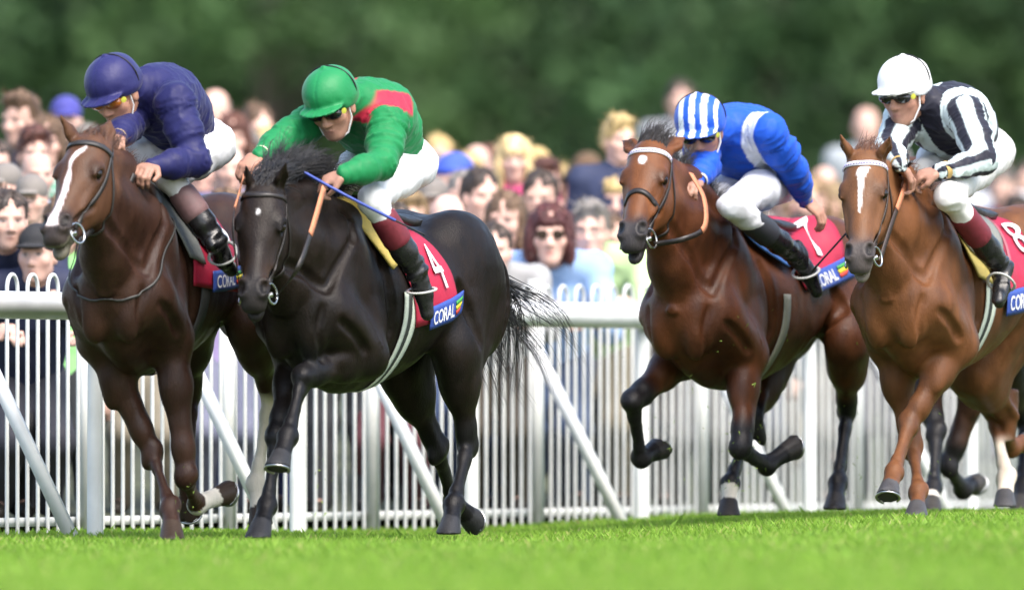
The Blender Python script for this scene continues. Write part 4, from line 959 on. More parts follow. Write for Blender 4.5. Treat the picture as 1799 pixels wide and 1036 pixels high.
    b = MB(); c = T(0.074, 0.066, 0.0); n_ = unit(sd+fd*0.6); u = up0; v = np.cross(n_, u); b.add([c+n_*0.010+0.013*(math.cos(a)*u+math.sin(a)*v) for a in np.linspace(0, 6.283, 13)[:-1]]+[c+n_*0.012], [(i, (i+1) % 12, 12) for i in range(12)]); b.build('goggle_badge', mat('badge_yellow', (0.45, 0.45, 0.05), 0.5), base, gg)
    b = MB(); b.tube([T(0.106*math.cos(a)*1.0, -0.035, 0.055+0.1*math.sin(a)) for a in np.linspace(-0.3, math.pi+0.3, 20)], 0.0035, 5); b.build('helmet_band', MATS['strap_black'], base, hm)
    S['root'] = root; S['base'] = base; return S

# ---- colours of silks and caps
def plain(c):
    def f(V, S): return np.tile(c, (len(V), 1))*(1+0.06*vnoise(V, 8, 1))[:, None], None
    return f
def purple_silks(V, S): return np.tile((0.013, 0.014, 0.078), (len(V), 1))*(1+0.08*vnoise(V, 8, 1))[:, None], None
def green_silks(V, S):
    C = np.tile((0.008, 0.185, 0.055), (len(V), 1))*(1+0.08*vnoise(V, 8, 1))[:, None]; q = S['S']
    for s in 'lr':      # red epaulettes over the shoulders
        sh = q[s][0]; a = (V-q['nk'])@unit(sh-q['nk']); b = (V-sh)@S['sp']
        m = sst(0.035, 0.05, a)*sst(0.155, 0.14, a)*sst(0.10, 0.08, np.abs(b+0.02))*(((V-q['nk'])@A(0, -0.2, 1)) > -0.09); C = putmark(C, m, (0.42, 0.022, 0.05))
    return C, None
def blue_silks(V, S):
    C = np.tile((0.012, 0.085, 0.52), (len(V), 1))*(1+0.08*vnoise(V, 8, 1))[:, None]; q = S['S']
    for s in 'l':
        sh = q[s][0]; a = (V-q['nk'])@unit(sh-q['nk']); m = sst(0.085, 0.092, a)*sst(0.172, 0.165, a)*(((V-q['hip'])@S['sp']) > 0.20)
        d, t = seg(V, q[s][0], q[s][1]); m = m*(1-(t > 0.12)*sst(0.09, 0.085, d))
        for a_, b_ in ((q['r'][0], q['r'][1]), (q['r'][1], q['r'][2])): d2, _ = seg(V, a_, b_); m = m*sst(0.10, 0.11, d2)
        C = putmark(C, m, (0.72, 0.75, 0.78))
    return C, None
def striped_silks(V, S):
    wh = A(0.62, 0.72, 0.72); nv = A(0.018, 0.018, 0.03); q = S['S']; C = np.tile(wh, (len(V), 1))
    best = np.full(len(V), 9.0); m = np.zeros(len(V))
    for s in 'lr':
        sh, el, wr, hn = q[s]; e = unit(np.cross(el-sh, wr-el)); 
        for a, b, r0 in ((sh, el, 0.0), (el, wr, 1.0)):
            d, t = seg(V, a, b); ax = unit(b-a); v = V-a; v = v-(v@ax)[:, None]*ax; f2 = np.cross(ax, e)
            ang = np.arctan2(v@e, v@f2); st = sst(0.43, 0.29, np.abs(((ang+0.35) % 1.571)-0.785))
            u = (d < best) & (d < 0.10); m = np.where(u, st, m); best = np.where(u, d, best)
    C = putmark(C, m.astype(float), nv)
    # dark centre panel and dark seam at the armholes
    t_ = (V-q['hip'])@S['sp']; x = (V-q['nk'])@S['wax']; body = best > 0.085
    C = putmark(C, (body & (np.abs(x) < 0.058) & (t_ > 0.14)).astype(float), nv)
    st = body & (np.abs(x) >= 0.058) & (np.abs(((np.abs(x)-0.058) % 0.11)-0.092) < 0.018); C = putmark(C, st.astype(float), nv)
    return C, None
def navy_silks(V, S): return np.tile((0.02, 0.03, 0.12), (len(V), 1)), None
def purple_cap(q): return np.tile((0.017, 0.017, 0.094), (len(q), 1))
def green_cap(q): return np.tile((0.010, 0.20, 0.06), (len(q), 1))
def hooped_cap(q):
    C = np.tile((0.014, 0.09, 0.52), (len(q), 1)); w = (np.abs(((q[:, 0]+0.2-0.0125) % 0.05)-0.025) < 0.0125)&(q[:, 2] > 0.030)&(np.abs(q[:, 0]) < 0.088)
    return putmark(C, w.astype(float), (0.74, 0.78, 0.80))
def white_cap(q): return np.tile((0.82, 0.82, 0.80), (len(q), 1))
def red_cap(q): return np.tile((0.25, 0.03, 0.03), (len(q), 1))

J1 = make_jockey('jockey in plain purple silks crouching over the leftmost horse', dict(on=H1, hip=(331, 250, 53.42), nk=(262, 150), hd=(196, 139), face=(32, 30, 5),
    l=dict(sh=(308, 180), el=(345, 284, True), wr=(266, 293, True), hand=(232, 302, True), knee=(300, 312), kl=0.15, ank=(380, 425), toe=(405, 470)),
    r=dict(sh=(240, 188), el=(222, 222, True), wr=(205, 244, True), hand=(190, 262, True), knee=(212, 285))),
    purple_silks, purple_cap, goggle=(0.35, 0.10, 0.01), sock=(0.16, 0.09, 0.09), cuff=(0.55, 0.40, 0.18))
J2 = make_jockey('jockey in green silks with red shoulder patches, pushing forward', dict(on=H2, hip=(687, 281, 53.60), nk=(640, 172), hd=(578, 160), face=(24, 27, 6),
    l=dict(sh=(682, 222), el=(672, 290, True), wr=(605, 306, True), hand=(570, 318, True), knee=(655, 352), ank=(732, 476), toe=(748, 545)),
    r=dict(sh=(575, 200), el=(505, 240, True), wr=(455, 274, True), hand=(432, 292, True), knee=(600, 315))),
    green_silks, green_cap, sock=(0.14, 0.012, 0.022), cuff=(0.6, 0.62, 0.4))
J3 = make_jockey('jockey in royal blue silks with white bands and a striped cap', dict(on=H3, vox=0.007, hip=(1330, 312, 56.60), nk=(1290, 218), hd=(1229, 205), face=(10, 22, 4),
    l=dict(sh=(1348, 232), el=(1395, 297, False), wr=(1415, 352, False), hand=(1440, 374, False), knee=(1285, 362), ank=(1400, 450), toe=(1415, 478), curl=0.8),
    r=dict(sh=(1228, 240), el=(1238, 292, True), wr=(1226, 322, True), hand=(1214, 326, True), knee=(1265, 345), inside=True)),
    blue_silks, hooped_cap, breech=(0.66, 0.67, 0.70), sock=(0.03, 0.032, 0.04), cuff=(0.45, 0.42, 0.35))
J4 = make_jockey('jockey in black and white striped silks and a white cap', dict(on=H4, vox=0.0062, hip=(1703, 264, 55.90), nk=(1652, 188), hd=(1588, 139), face=(32, 13, 0),
    l=dict(sh=(1697, 202), el=(1726, 280, True), wr=(1650, 302, True), hand=(1612, 308, True), knee=(1667, 345), ank=(1762, 472), toe=(1752, 540)),
    r=dict(sh=(1588, 212), el=(1562, 262, True), wr=(1582, 292, True), hand=(1592, 304, True), knee=(1622, 300))),
    striped_silks, white_cap, breech=(0.68, 0.67, 0.64), sock=(0.15, 0.015, 0.025), cuff=(0.45, 0.3, 0.1))

def whip(name, pts, rad, label, c1, c2, cut):
    q = curve_pts(pts, 10); base = A(*q[0]); root = empty(name, base, label, 'whip', 'racing whips'); k = int(len(q)*cut)
    b = MB(); b.tube(q[:k+1], rad, 8); b.build('shaft', mat('whip_'+name+'_%d' % int(c1[2]*100), c1, 0.45), base, root)
    b = MB(); b.tube(q[k:], [rad*0.9]*(len(q)-k-3)+[rad*1.3, rad*1.8, rad*1.2], 8, r2=rad*0.6); b.build('flap', mat('whip_black', (0.01, 0.01, 0.011), 0.5), base, root)
_y = J2['l'][2][1]-0.05
whip('whip', [P(535, 303, _y), P(585, 331, _y-0.03), P(640, 360, _y-0.02), P(700, 390, _y+0.02), P(747, 413, _y+0.05)], 0.0065, 'blue whip with black end in the green jockey\'s hand', (0.03, 0.06, 0.30), None, 0.72)
_y = J4['r'][2][1]
whip('whip', [P(1602, 284, _y-0.02), P(1540, 352, _y+0.22), P(1480, 417, _y+0.30), P(1425, 478, _y+0.32)], 0.0075, 'black whip pointing down left behind the light chestnut horse\'s muzzle', (0.012, 0.012, 0.013), None, 0.5)
# ------------------------------------------------------------------ spectators behind the fence
def lerp3(a, b, t): return A(*a)*(1-t)+A(*b)*t
def person_template(pose, yaw=0.0, female=False, drop=0.0):
    """meshes of one standing figure: feet at 0,0,0, facing -Y; returns body, top, trousers and the head frame"""
    yr = math.radians(yaw); fem = female; sw = 0.185 if fem else 0.205
    hip = A(0, 0.05*(drop > 0), 0.93-drop); dz = A(0, 0, -drop)
    if pose == 'lean': nk = A(0, -0.30, 1.34)+dz; C = nk+A(0, -0.13, 0.105); nod = 0.02
    else: nk = A(0, 0.0, 1.44)+dz; C = nk+A(0, -0.045, 0.165); nod = 0.03
    sd = A(math.cos(yr), -math.sin(yr), 0); fd = A(-math.sin(yr)*math.cos(nod), -math.cos(yr)*math.cos(nod), -math.sin(nod)); up = np.cross(fd, sd); up = up if up[2] > 0 else -up
    T = lambda x, y, z: C+sd*x+fd*y+up*z; M = np.array([sd, fd, up]); Tinv = lambda V: (V-C)@M.T
    sp = unit(nk-hip); out = {}
    arms = {}
    for sg in (-1, 1):
        sh = nk-sp*0.055+A(sw*sg, 0, 0)
        if pose == 'stand': el = sh+A(0.05*sg, 0.02, -0.29); wr = el+A(-0.02*sg, -0.05, -0.25)
        elif pose == 'lean': el = sh+A(0.06*sg, -0.13, -0.25); wr = el+A(-0.09*sg, -0.22, 0.07)
        elif pose == 'clap': el = sh+A(0.06*sg, -0.08, -0.26); wr = el+A(-0.16*sg, -0.17, 0.09)
        else: el = sh+(A(0.07, -0.10, -0.24) if sg > 0 else A(-0.10, -0.24, -0.10)); wr = el+(A(-0.05, -0.17, 0.16) if sg > 0 else A(-0.06, -0.24, 0.08))
        arms[sg] = (sh, el, wr)
    g = SDF(); face_prims(g, T, 1.0, jaw=0.93 if fem else 1.0)
    g.cone(T(0, -0.025, -0.06), nk, 0.052 if fem else 0.058, 0.062, 0.025); g.chain([nk, (nk+hip)/2, hip], [0.08, 0.10, 0.09], 0.03)
    legs = {}
    for sg in (-1, 1):
        sh, el, wr = arms[sg]; g.cone(nk, sh, 0.055, 0.05, 0.03); g.chain([sh, el, wr], [0.045, 0.038, 0.027], 0.02)
        hand_prims(g, wr, unit(wr-el+A(0, -0.05, -0.1)), A(-0.4*sg, 0.2, -0.8), sg, 0.8, 1.05)
        kn = A(0.10*sg, -0.02-math.sqrt(max(0, 0.47**2-(0.47-drop*0.55)**2))*0.9, 0.48-drop*0.45); an = A(0.11*sg, 0.02, 0.07); g.chain([hip+A(0.09*sg, 0, 0), kn, an], [0.08, 0.05, 0.035], 0.02); g.cone(an, an+A(0.02*sg, -0.13, -0.035), 0.04, 0.035, 0.02); legs[sg] = (kn, an)
    V, Q = g.build(0.0105, {2: [(C[2]-0.16, 0.030), (3, 0.0090)]}); Cc = np.tile((0.70, 0.44, 0.35), (len(V), 1))*(1+0.08*vnoise(V, 25, 2))[:, None]
    Cc = face_paint(V, Tinv, Cc, lip=(0.42, 0.14, 0.12) if fem else (0.40, 0.19, 0.15), stubble=0 if fem else 0.2, brow=0.45, hair=(0.12, 0.07, 0.045)); ft = V[:, 2] < 0.085; Cc = putmark(Cc, ft.astype(float), (0.03, 0.025, 0.02))
    out['body'] = (V, Q, np.clip(Cc, 0, 1))
    g = SDF(); ch = hip+(nk-hip)*0.68; w = 1.3
    if fem:
        g.chain([hip+A(0, 0, -0.02), hip+(nk-hip)*0.32, ch, nk-sp*0.05], [0.135, 0.112, 0.122, 0.075], 0.05, A(1, 0, 0), w)
        for sg in (-1, 1): g.ell(ch+A(0.07*sg, -0.085, -0.03), (0.065, 0.06, 0.065), None, 0.04)
    else: g.chain([hip+A(0, 0, -0.04), hip+(nk-hip)*0.35, ch, nk-sp*0.05], [0.135, 0.135, 0.138, 0.085], 0.05, A(1, 0, 0), w)
    for sg in (-1, 1):
        sh, el, wr = arms[sg]; g.cone(ch+(sh-ch)*0.6, sh, 0.09, 0.070, 0.05); cut = 0.92 if pose in ('stand', 'clap') else 0.30
        g.chain([sh, el, el+(wr-el)*cut], [0.070, 0.056, 0.044], 0.03)
    for sg in (-1, 1): g.cone(nk-sp*0.025, arms[sg][0]+A(0, 0, 0.004), 0.078, 0.070, 0.03)
    g.cone(nk-sp*0.03, nk+sp*0.035, 0.080, 0.072, 0.02)
    V, Q = g.build(0.0175); n = vnormals(V, Q); V = V+n*(0.006*vnoise(V, 8, 2)+0.004*(1-2*np.abs(vnoise(V, 16, 4))))[:, None]; out['top'] = (V, Q, None)
    g = SDF(); g.ell(hip+A(0, 0, -0.02), (0.175, 0.125, 0.13), None, 0.04)
    for sg in (-1, 1): kn, an = legs[sg]; g.chain([hip+A(0.09*sg, 0, -0.02), kn, an+A(0, 0, 0.01)], [0.105, 0.076, 0.062], 0.04)
    V, Q = g.build(0.023); n = vnormals(V, Q); V = V+n*(0.006*vnoise(V, 9, 3))[:, None]; out['trousers'] = (V, Q, None)
    return out, C, math.radians(yaw)
def hair_shape(kind):
    """hair or hat in the frame of the head: x left, y forward, z up -> built facing -Y"""
    g = SDF(); E = lambda c, r, k=0.01, op=1: g.ell((c[0], -c[1], c[2]), r, None, k, op)
    if kind == 'cap':
        E((0, -0.012, 0.050), (0.086, 0.106, 0.086)); E((0, 0.05, -0.075), (0.12, 0.16, 0.095), 0.004, -1); E((0, 0.115, 0.032), (0.068, 0.062, 0.010), 0.01)
    elif kind == 'cap_back':
        E((0, -0.012, 0.050), (0.086, 0.106, 0.086)); E((0, 0.04, -0.085), (0.12, 0.16, 0.105), 0.004, -1); E((0, -0.125, 0.02), (0.06, 0.05, 0.010), 0.01); E((0, 0.07, 0.05), (0.07, 0.03, 0.02), 0.01)
    elif kind == 'long':
        E((0, -0.018, 0.045), (0.092, 0.108, 0.094)); E((0, -0.06, -0.08), (0.100, 0.065, 0.16), 0.04)
        for s in (-1, 1): E((0.078*s, 0.0, -0.09), (0.026, 0.045, 0.13), 0.03)
        E((0, 0.075, -0.060), (0.058, 0.085, 0.095), 0.012, -1)
    elif kind == 'bob':
        E((0, -0.015, 0.042), (0.092, 0.106, 0.092)); E((0, -0.03, -0.03), (0.096, 0.082, 0.090), 0.04)
        for s in (-1, 1): E((0.082*s, 0.012, -0.035), (0.030, 0.05, 0.085), 0.03)
        E((0, 0.095, -0.062), (0.060, 0.085, 0.085), 0.010, -1); E((0, 0.075, 0.055), (0.065, 0.030, 0.022), 0.02)
    elif kind == 'fringe':      # long straight hair with a fringe
        E((0, -0.012, 0.044), (0.095, 0.110, 0.096)); E((0, -0.055, -0.09), (0.105, 0.06, 0.17), 0.04)
        for s in (-1, 1): E((0.083*s, 0.012, -0.085), (0.028, 0.045, 0.14), 0.03)
        E((0, 0.10, -0.085), (0.062, 0.09, 0.095), 0.008, -1); E((0, 0.076, 0.045), (0.066, 0.030, 0.028), 0.02)
    elif kind == 'bald':
        E((0, -0.03, 0.000), (0.083, 0.088, 0.050)); E((0, 0.06, 0.0), (0.10, 0.085, 0.14), 0.006, -1); E((0, -0.01, 0.10), (0.09, 0.12, 0.065), 0.006, -1)
    else:                       # short
        E((0, -0.016, 0.048), (0.084, 0.104, 0.088)); E((0, -0.05, -0.01), (0.083, 0.068, 0.07), 0.03); E((0, 0.085, -0.050), (0.074, 0.082, 0.105), 0.008, -1)
        for s in (-1, 1): E((0.079*s, 0.0, -0.035), (0.02, 0.03, 0.04), 0.006, -1)
        if kind == 'full': E((0, 0.03, 0.105), (0.075, 0.075, 0.036), 0.03)
    V, Q = g.build(0.0095); n = vnormals(V, Q)
    if not kind.startswith('cap'):
        q = V*A(1, 1, 0.30); V = V*A(0.965, 0.965, 0.985)+n*(0.012*vnoise(q, 24, 3)+0.010*vnoise(q, 52, 5))[:, None]
    if kind.startswith('cap'): return V, Q
    # loose hair ends over the surface
    r = np.random.default_rng(len(kind)*7+ord(kind[1])); i = r.integers(0, len(V), 380); p = V[i]; nn = n[i]
    dn = A(0, 0.25, -1.0)+0*p; dn = dn-nn*(dn*nn).sum(1)[:, None]; d = dn*0.8+nn*(0.25+0.35*r.random((len(p), 1)))+r.normal(0, 0.25, p.shape); d /= np.linalg.norm(d, axis=1, keepdims=True)
    sd = np.cross(d, nn); sd /= np.maximum(np.linalg.norm(sd, axis=1, keepdims=True), 1e-6); L = r.uniform(0.02, 0.055, (len(p), 1))*(0.6 if kind in ('short', 'bald') else 1.0); w = r.uniform(0.002, 0.005, (len(p), 1)); m = len(V)
    V2 = np.concatenate([p-sd*w-nn*0.003, p+sd*w-nn*0.003, p+d*L+sd*w*0.3, p+d*L-sd*w*0.3]); k = np.arange(len(p)); Q2 = np.stack([m+k, m+k+len(p), m+k+2*len(p), m+k+3*len(p)], 1)
    return np.concatenate([V, V2]), np.concatenate([Q, Q2])
TPL = {}
def bank_z(d): return 0.024+0.13*max(0.0, d-2.0)
def crowd():
    sk = mat('spectator_skin', attr=True, rough=0.55, spec=0.3, objrand=0.16)
    cloth_m = {}
    def cm(c):
        key = 'cloth_%02d_%02d_%02d' % tuple(int(99*x) for x in c)
        return mat(key, c, 0.8, noise=0.12, nscale=7, bump=0.1, bscale=40)
    def hm_(c):
        return mat('hair_%02d_%02d_%02d' % tuple(int(199*x) for x in c), c, 0.55, noise=0.55, nscale=30, stretch=(1.6, 1.6, 0.25), bump=0.6, bscale=60)
    def jacket(c, c2):
        key = 'jacket_%02d_%02d' % (int(99*c[0]+50*c[2]), int(99*c2[0])); 
        if key in MATS: return MATS[key]
        m = mat(key, c, 0.8, noise=0.15, nscale=7); nt = m.node_tree; b_ = nt.nodes['Principled BSDF']; src = b_.inputs['Base Color'].links[0].from_socket
        tc = nt.nodes.new('ShaderNodeTexCoord'); sx = nt.nodes.new('ShaderNodeSeparateXYZ'); nt.links.new(tc.outputs['Object'], sx.inputs[0])
        ab = nt.nodes.new('ShaderNodeMath'); ab.operation = 'ABSOLUTE'; nt.links.new(sx.outputs[0], ab.inputs[0])
        lt = nt.nodes.new('ShaderNodeMath'); lt.operation = 'LESS_THAN'; lt.inputs[1].default_value = 0.05; nt.links.new(ab.outputs[0], lt.inputs[0])
        mx = nt.nodes.new('ShaderNodeMix'); mx.data_type = 'RGBA'; nt.links.new(lt.outputs[0], mx.inputs[0]); nt.links.new(src, mx.inputs[6]); mx.inputs[7].default_value = (*c2, 1); nt.links.new(mx.outputs[2], b_.inputs['Base Color']); return m
    def striped(c, c2):
        key = 'striped_%02d_%02d' % (int(99*c[0]+50*c[2]), int(99*c2[0]))
        if key in MATS: return MATS[key]
        m = mat(key, c, 0.8, noise=0.1, nscale=7); nt = m.node_tree; b_ = nt.nodes['Principled BSDF']; src = b_.inputs['Base Color'].links[0].from_socket
        tc = nt.nodes.new('ShaderNodeTexCoord'); wv = nt.nodes.new('ShaderNodeTexWave'); wv.bands_direction = 'Z'; wv.inputs['Scale'].default_value = 7; nt.links.new(tc.outputs['Object'], wv.inputs[0])
        lt = nt.nodes.new('ShaderNodeMath'); lt.operation = 'GREATER_THAN'; lt.inputs[1].default_value = 0.6; nt.links.new(wv.outputs[1], lt.inputs[0])
        mx = nt.nodes.new('ShaderNodeMix'); mx.data_type = 'RGBA'; nt.links.new(lt.outputs[0], mx.inputs[0]); nt.links.new(src, mx.inputs[6]); mx.inputs[7].default_value = (*c2, 1); nt.links.new(mx.outputs[2], b_.inputs['Base Color']); return m
    def data(name, V, Q, m, C=None):
        o = mesh(name, V, Q, m, col=C); d = o.data; bpy.data.objects.remove(o); return d
    def tpl(key):
        if key not in TPL:
            out, C, yr = person_template(*key); dm = cm((0.5, 0.5, 0.5))
            TPL[key] = ({'body': data('body', *out['body'][:2], sk, out['body'][2]), 'top': data('top', *out['top'][:2], dm), 'trousers': data('trousers', *out['trousers'][:2], dm)}, C, yr)
        return TPL[key]
    HA = {}; cnt = [0]
    def hair(kind):
        if kind not in HA: HA[kind] = data('hair', *hair_shape(kind), cm((0.1, 0.1, 0.1)))
        return HA[kind]
    b = MB()
    for s in (-1, 1):
        c = A(0.032*s, -0.098, -0.002); b.add([c+A(0.027*math.cos(a), 0.012*abs(math.cos(a))*0.4, 0.020*math.sin(a)) for a in np.linspace(0, 6.283, 15)[:-1]], [tuple(range(14))])
        b.tube([A(0.058*s, -0.092, 0.004), A(0.082*s, -0.02, 0.004)], 0.003, 5)
    b.tube([A(-0.008, -0.102, 0.0), A(0.008, -0.102, 0.0)], 0.003, 5); so_ = b.build('sunglasses', mat('dark_lens', (0.02, 0.012, 0.01), 0.1), smooth=False); sun_d = so_.data; bpy.data.objects.remove(so_)
    b = MB()
    for s in (-1, 1):
        b.tube([A(0.032*s+0.024*math.cos(a), -0.098, -0.004+0.017*math.sin(a)) for a in np.linspace(0, 6.283, 17)], 0.002, 4); b.tube([A(0.056*s, -0.094, 0.004), A(0.082*s, -0.02, 0.004)], 0.002, 5)
    so_ = b.build('glasses', mat('glasses_frame', (0.03, 0.03, 0.03), 0.3)); gl_d = so_.data; bpy.data.objects.remove(so_)
    def add(px, py, key, hr, hc, topc, trc, label, S=1.05, yaw=0.0, Y=None, extra=None, child=False, z=None, pat=False):
        fem = key[2] if len(key) > 2 else False; C0 = 1.445 if key[0] == 'lean' else 1.605
        Yf = rail_p(rail_t(px, 0.62), 0.62)[1]
        bank = lambda y: bank_z((P(px, py, y)-R0)@RB)
        if Y is None:
            Y = Yf+4.5; S *= 0.93
            while Y < 110 and S*C0+bank(Y) < CZ+(YH-py)*Y/F: Y += 0.25
        Y = max(Y, Yf+(0.7 if key[0] == 'lean' else 1.1))
        need = P(px, py, Y)[2]-bank(Y); dr = min(0.4, max(0.0, round((C0-need/S)/0.14)*0.14)); key = (key[0], key[1], fem, round(dr, 2))
        d, C, yr = tpl(key)
        if z is None: S = min(max(need/C[2], S*0.9), S*1.12)
        hp = P(px, py, Y); q = math.radians(yaw); R = np.array([[math.cos(q), -math.sin(q), 0], [math.sin(q), math.cos(q), 0], [0, 0, 1]])
        base = hp-S*(R@C)
        root = empty('person', base, label, 'child' if child else 'spectator', 'spectators behind the fence'); root.rotation_euler = (0, 0, q); root.scale = (S, S, S)
        def part(nm, me, m=None, loc=None, rz=0.0):
            o = bpy.data.objects.new(nm, me); COL.objects.link(o); o.parent = root
            if m is not None: o.material_slots[0].link = 'OBJECT'; o.material_slots[0].material = m
            if loc is not None: o.location = tuple(loc); o.rotation_euler = (0, 0, rz)
            return o
        part('body', d['body']); cnt[0] += 1; part('top', d['top'], [cm(topc), jacket(topc, [(0.7, 0.7, 0.7), (0.3, 0.4, 0.6), (0.4, 0.08, 0.08)][cnt[0] % 3]), cm(topc), striped(topc, tuple(0.5*x+0.2 for x in topc))][cnt[0] % 4] if pat else cm(topc)); part('trousers', d['trousers'], cm(trc))
        if hr: part('cap' if hr.startswith('cap') else 'hair', hair(hr), cm(hc) if hr.startswith('cap') else hm_(hc), C, -yr)
        if extra == 'sun': part('sunglasses', sun_d, None, C, -yr)
        if extra == 'glasses': part('glasses', gl_d, None, C, -yr)
        return base
    NV, WH, BK = (0.02, 0.025, 0.06), (0.72, 0.72, 0.72), (0.02, 0.02, 0.022); JN = (0.05, 0.08, 0.16); TN = (0.25, 0.21, 0.14); BR = (0.12, 0.07, 0.038); DB = (0.045, 0.031, 0.023); GY = (0.20, 0.18, 0.16); BL = (0.50, 0.36, 0.15)
    st, s2, s3, fs, f2 = ('stand', 0), ('stand', 25), ('stand', -25), ('stand', 0, True), ('stand', 25, True); ln, l2, lf, cl, pt = ('lean', 0), ('lean', 25), ('lean', 0, True), ('clap', 0), ('point', 0)
    # left edge
    add(36, 212, s2, 'full', BR, NV, JN, 'young man in a navy T-shirt standing tall at the left edge', 1.14, -10)
    add(116, 212, st, 'cap', (0.06, 0.06, 0.28), (0.25, 0.10, 0.12), JN, 'spectator in a violet blue cap behind the leftmost horse\'s ear', 1.08)
    add(82, 250, fs, 'bob', BR, (0.15, 0.13, 0.10), BK, 'woman with brown hair beside the leftmost horse\'s ear', 1.08)
    add(66, 308, st, 'bald', GY, (0.45, 0.55, 0.68), JN, 'balding man in a pale blue shirt beside the blazed horse\'s cheek', 1.02, 15)
    add(-8, 290, st, 'short', DB, (0.12, 0.05, 0.05), BK, 'dark haired man cut off by the left edge', 1.02)
    add(14, 388, ln, 'short', DB, NV, BK, 'smiling man with cropped dark hair leaning on the rail at the far left', 1.08, 10, 58.0)
    add(66, 446, l2, 'cap', BK, NV, (0.03, 0.03, 0.04), 'man in a black cap bent low over the fence', 1.08, 10, 57.9)
    add(112, 395, fs, 'long', BR, (0.28, 0.62, 0.22), BK, 'woman in a light green top beside the leftmost horse\'s muzzle', 1.0, 0, 59.2)
    # between the first two jockeys
    add(378, 195, st, 'bald', GY, (0.2, 0.15, 0.15), BK, 'tall blurred man behind the purple jockey\'s hip', 1.08)
    add(408, 243, fs, 'bob', (0.10, 0.035, 0.02), (0.14, 0.10, 0.09), BK, 'blurred woman with auburn hair between the first two jockeys', 1.1)
    add(452, 228, s3, 'short', BR, (0.10, 0.12, 0.13), BK, 'blurred man with short hair left of the green jockey\'s arm', 1.12)
    add(404, 296, st, 'bald', GY, (0.10, 0.14, 0.30), JN, 'bald man in blue below the green jockey\'s right hand', 1.04)
    add(350, 300, st, 'short', BR, (0.35, 0.05, 0.08), NV, 'man in dark red behind the purple jockey\'s thigh', 1.0)
    add(398, 380, fs, 'long', BR, (0.40, 0.32, 0.58), (0.16, 0.17, 0.24), 'woman in a lilac top seen through the fence left of the black horse', 1.0, 0, 60.2)
    add(440, 392, ('lean', 0), 'short', BR, (0.02, 0.22, 0.30), (0.06, 0.08, 0.28), 'man in a teal top hidden behind the black horse\'s head', 1.05, 0, 60.6)
    add(505, 400, fs, 'long', DB, (0.32, 0.30, 0.31), (0.14, 0.13, 0.15), 'woman in pale clothes behind the black horse\'s neck', 1.0, 0, 60.9)
    add(250, 400, st, 'short', DB, (0.24, 0.21, 0.16), (0.22, 0.19, 0.14), 'man in beige hidden behind the leftmost horse\'s chest', 0.98, 0, 59.8)
    # right of the green jockey
    add(738, 290, st, 'bald', GY, (0.4, 0.4, 0.42), JN, 'bald man right behind the green jockey\'s hip', 1.04)
    add(797, 318, s2, 'cap_back', (0.05, 0.10, 0.50), (0.25, 0.27, 0.30), JN, 'man in a bright blue cap worn backwards', 1.14, -6, 64.5)
    add(738, 336, st, 'short', DB, (0.5, 0.45, 0.40), BK, 'man with dark hair left of the blue cap', 1.0)
    add(722, 385, fs, 'full', (0.25, 0.17, 0.08), (0.4, 0.35, 0.3), BK, 'sandy haired spectator above the black horse\'s saddle', 0.98, 0, 63.5)
    add(786, 388, st, 'bald', GY, (0.5, 0.48, 0.46), JN, 'bald man just above the black horse\'s rump', 1.10, 0, 62.4)
    add(845, 345, s3, 'short', DB, WH, JN, 'man with dark cropped hair in a white top left of the blond girl', 1.12, 0, 63.6, None)
    add(888, 388, f2, 'long', BR, (0.55, 0.40, 0.36), JN, 'woman with long brown hair turned to the left', 1.14, 10, 62.9)
    add(838, 292, st, 'bald', GY, (0.4, 0.2, 0.25), BK, 'bald man far back between blue cap and blond girl', 1.06)
    add(948, 350, ('stand', 0), 'short', DB, WH, JN, 'man with dark hair and a white shirt behind the woman in sunglasses', 1.14, -8, 63.6)
    girl = add(903, 280, ('stand', 0, True), 'fringe', (0.72, 0.54, 0.26), (0.62, 0.06, 0.20), JN, 'small blond girl in a pink top carried above the crowd', 0.92, 0, 65.2, None, True, 1)
    add(966, 412, lf, 'bob', (0.075, 0.018, 0.016), (0.30, 0.46, 0.74), JN, 'woman with dark red hair, sunglasses and pale blue shirt', 1.14, 0, 62.2, 'sun')
    add(1036, 405, ('lean', 0), 'full', GY, (0.48, 0.66, 0.32), TN, 'man with grey hair, glasses and pale green shirt', 1.14, -6, 62.6, 'glasses')
    add(1012, 336, st, 'short', DB, (0.2, 0.2, 0.22), BK, 'dark haired man between the blond girl and the boy', 1.04)
    add(958, 322, st, 'full', (0.09, 0.03, 0.02), (0.25, 0.2, 0.2), BK, 'man with reddish brown hair far back right of the girl', 1.06)
    boy = add(1088, 246, ('stand', -25), 'full', BL, (0.03, 0.04, 0.09), (0.30, 0.40, 0.70), 'fair haired boy in a navy jacket lifted above the crowd', 0.94, 0, 64.6, None, True, 1)
    add(1082, 352, fs, 'bob', BL, (0.15, 0.14, 0.14), BK, 'blond woman beside the bay horse\'s nose', 1.06, 0, 64.6)
    add(1075, 425, pt, 'short', BR, (0.24, 0.23, 0.28), BK, 'man in a grey top with his arm held out below the boy', 1.05, 20, 63.3)
    add(1195, 178, st, 'short', DB, (0.35, 0.36, 0.38), BK, 'tall dark haired man above the striped cap', 1.1)
    add(828, 436, ('clap', 0), 'full', (0.36, 0.26, 0.12), (0.55, 0.08, 0.10), JN, 'child with sandy hair low beside the black horse\'s rump', 0.86, 0, 62.8, None, True)
    # right side
    add(1522, 222, st, 'bald', GY, (0.35, 0.38, 0.40), BK, 'tall man with thin grey hair behind the light chestnut horse', 1.1)
    add(1398, 336, fs, 'bob', BR, (0.4, 0.32, 0.3), BK, 'woman right of the blue jockey\'s elbow', 1.02)
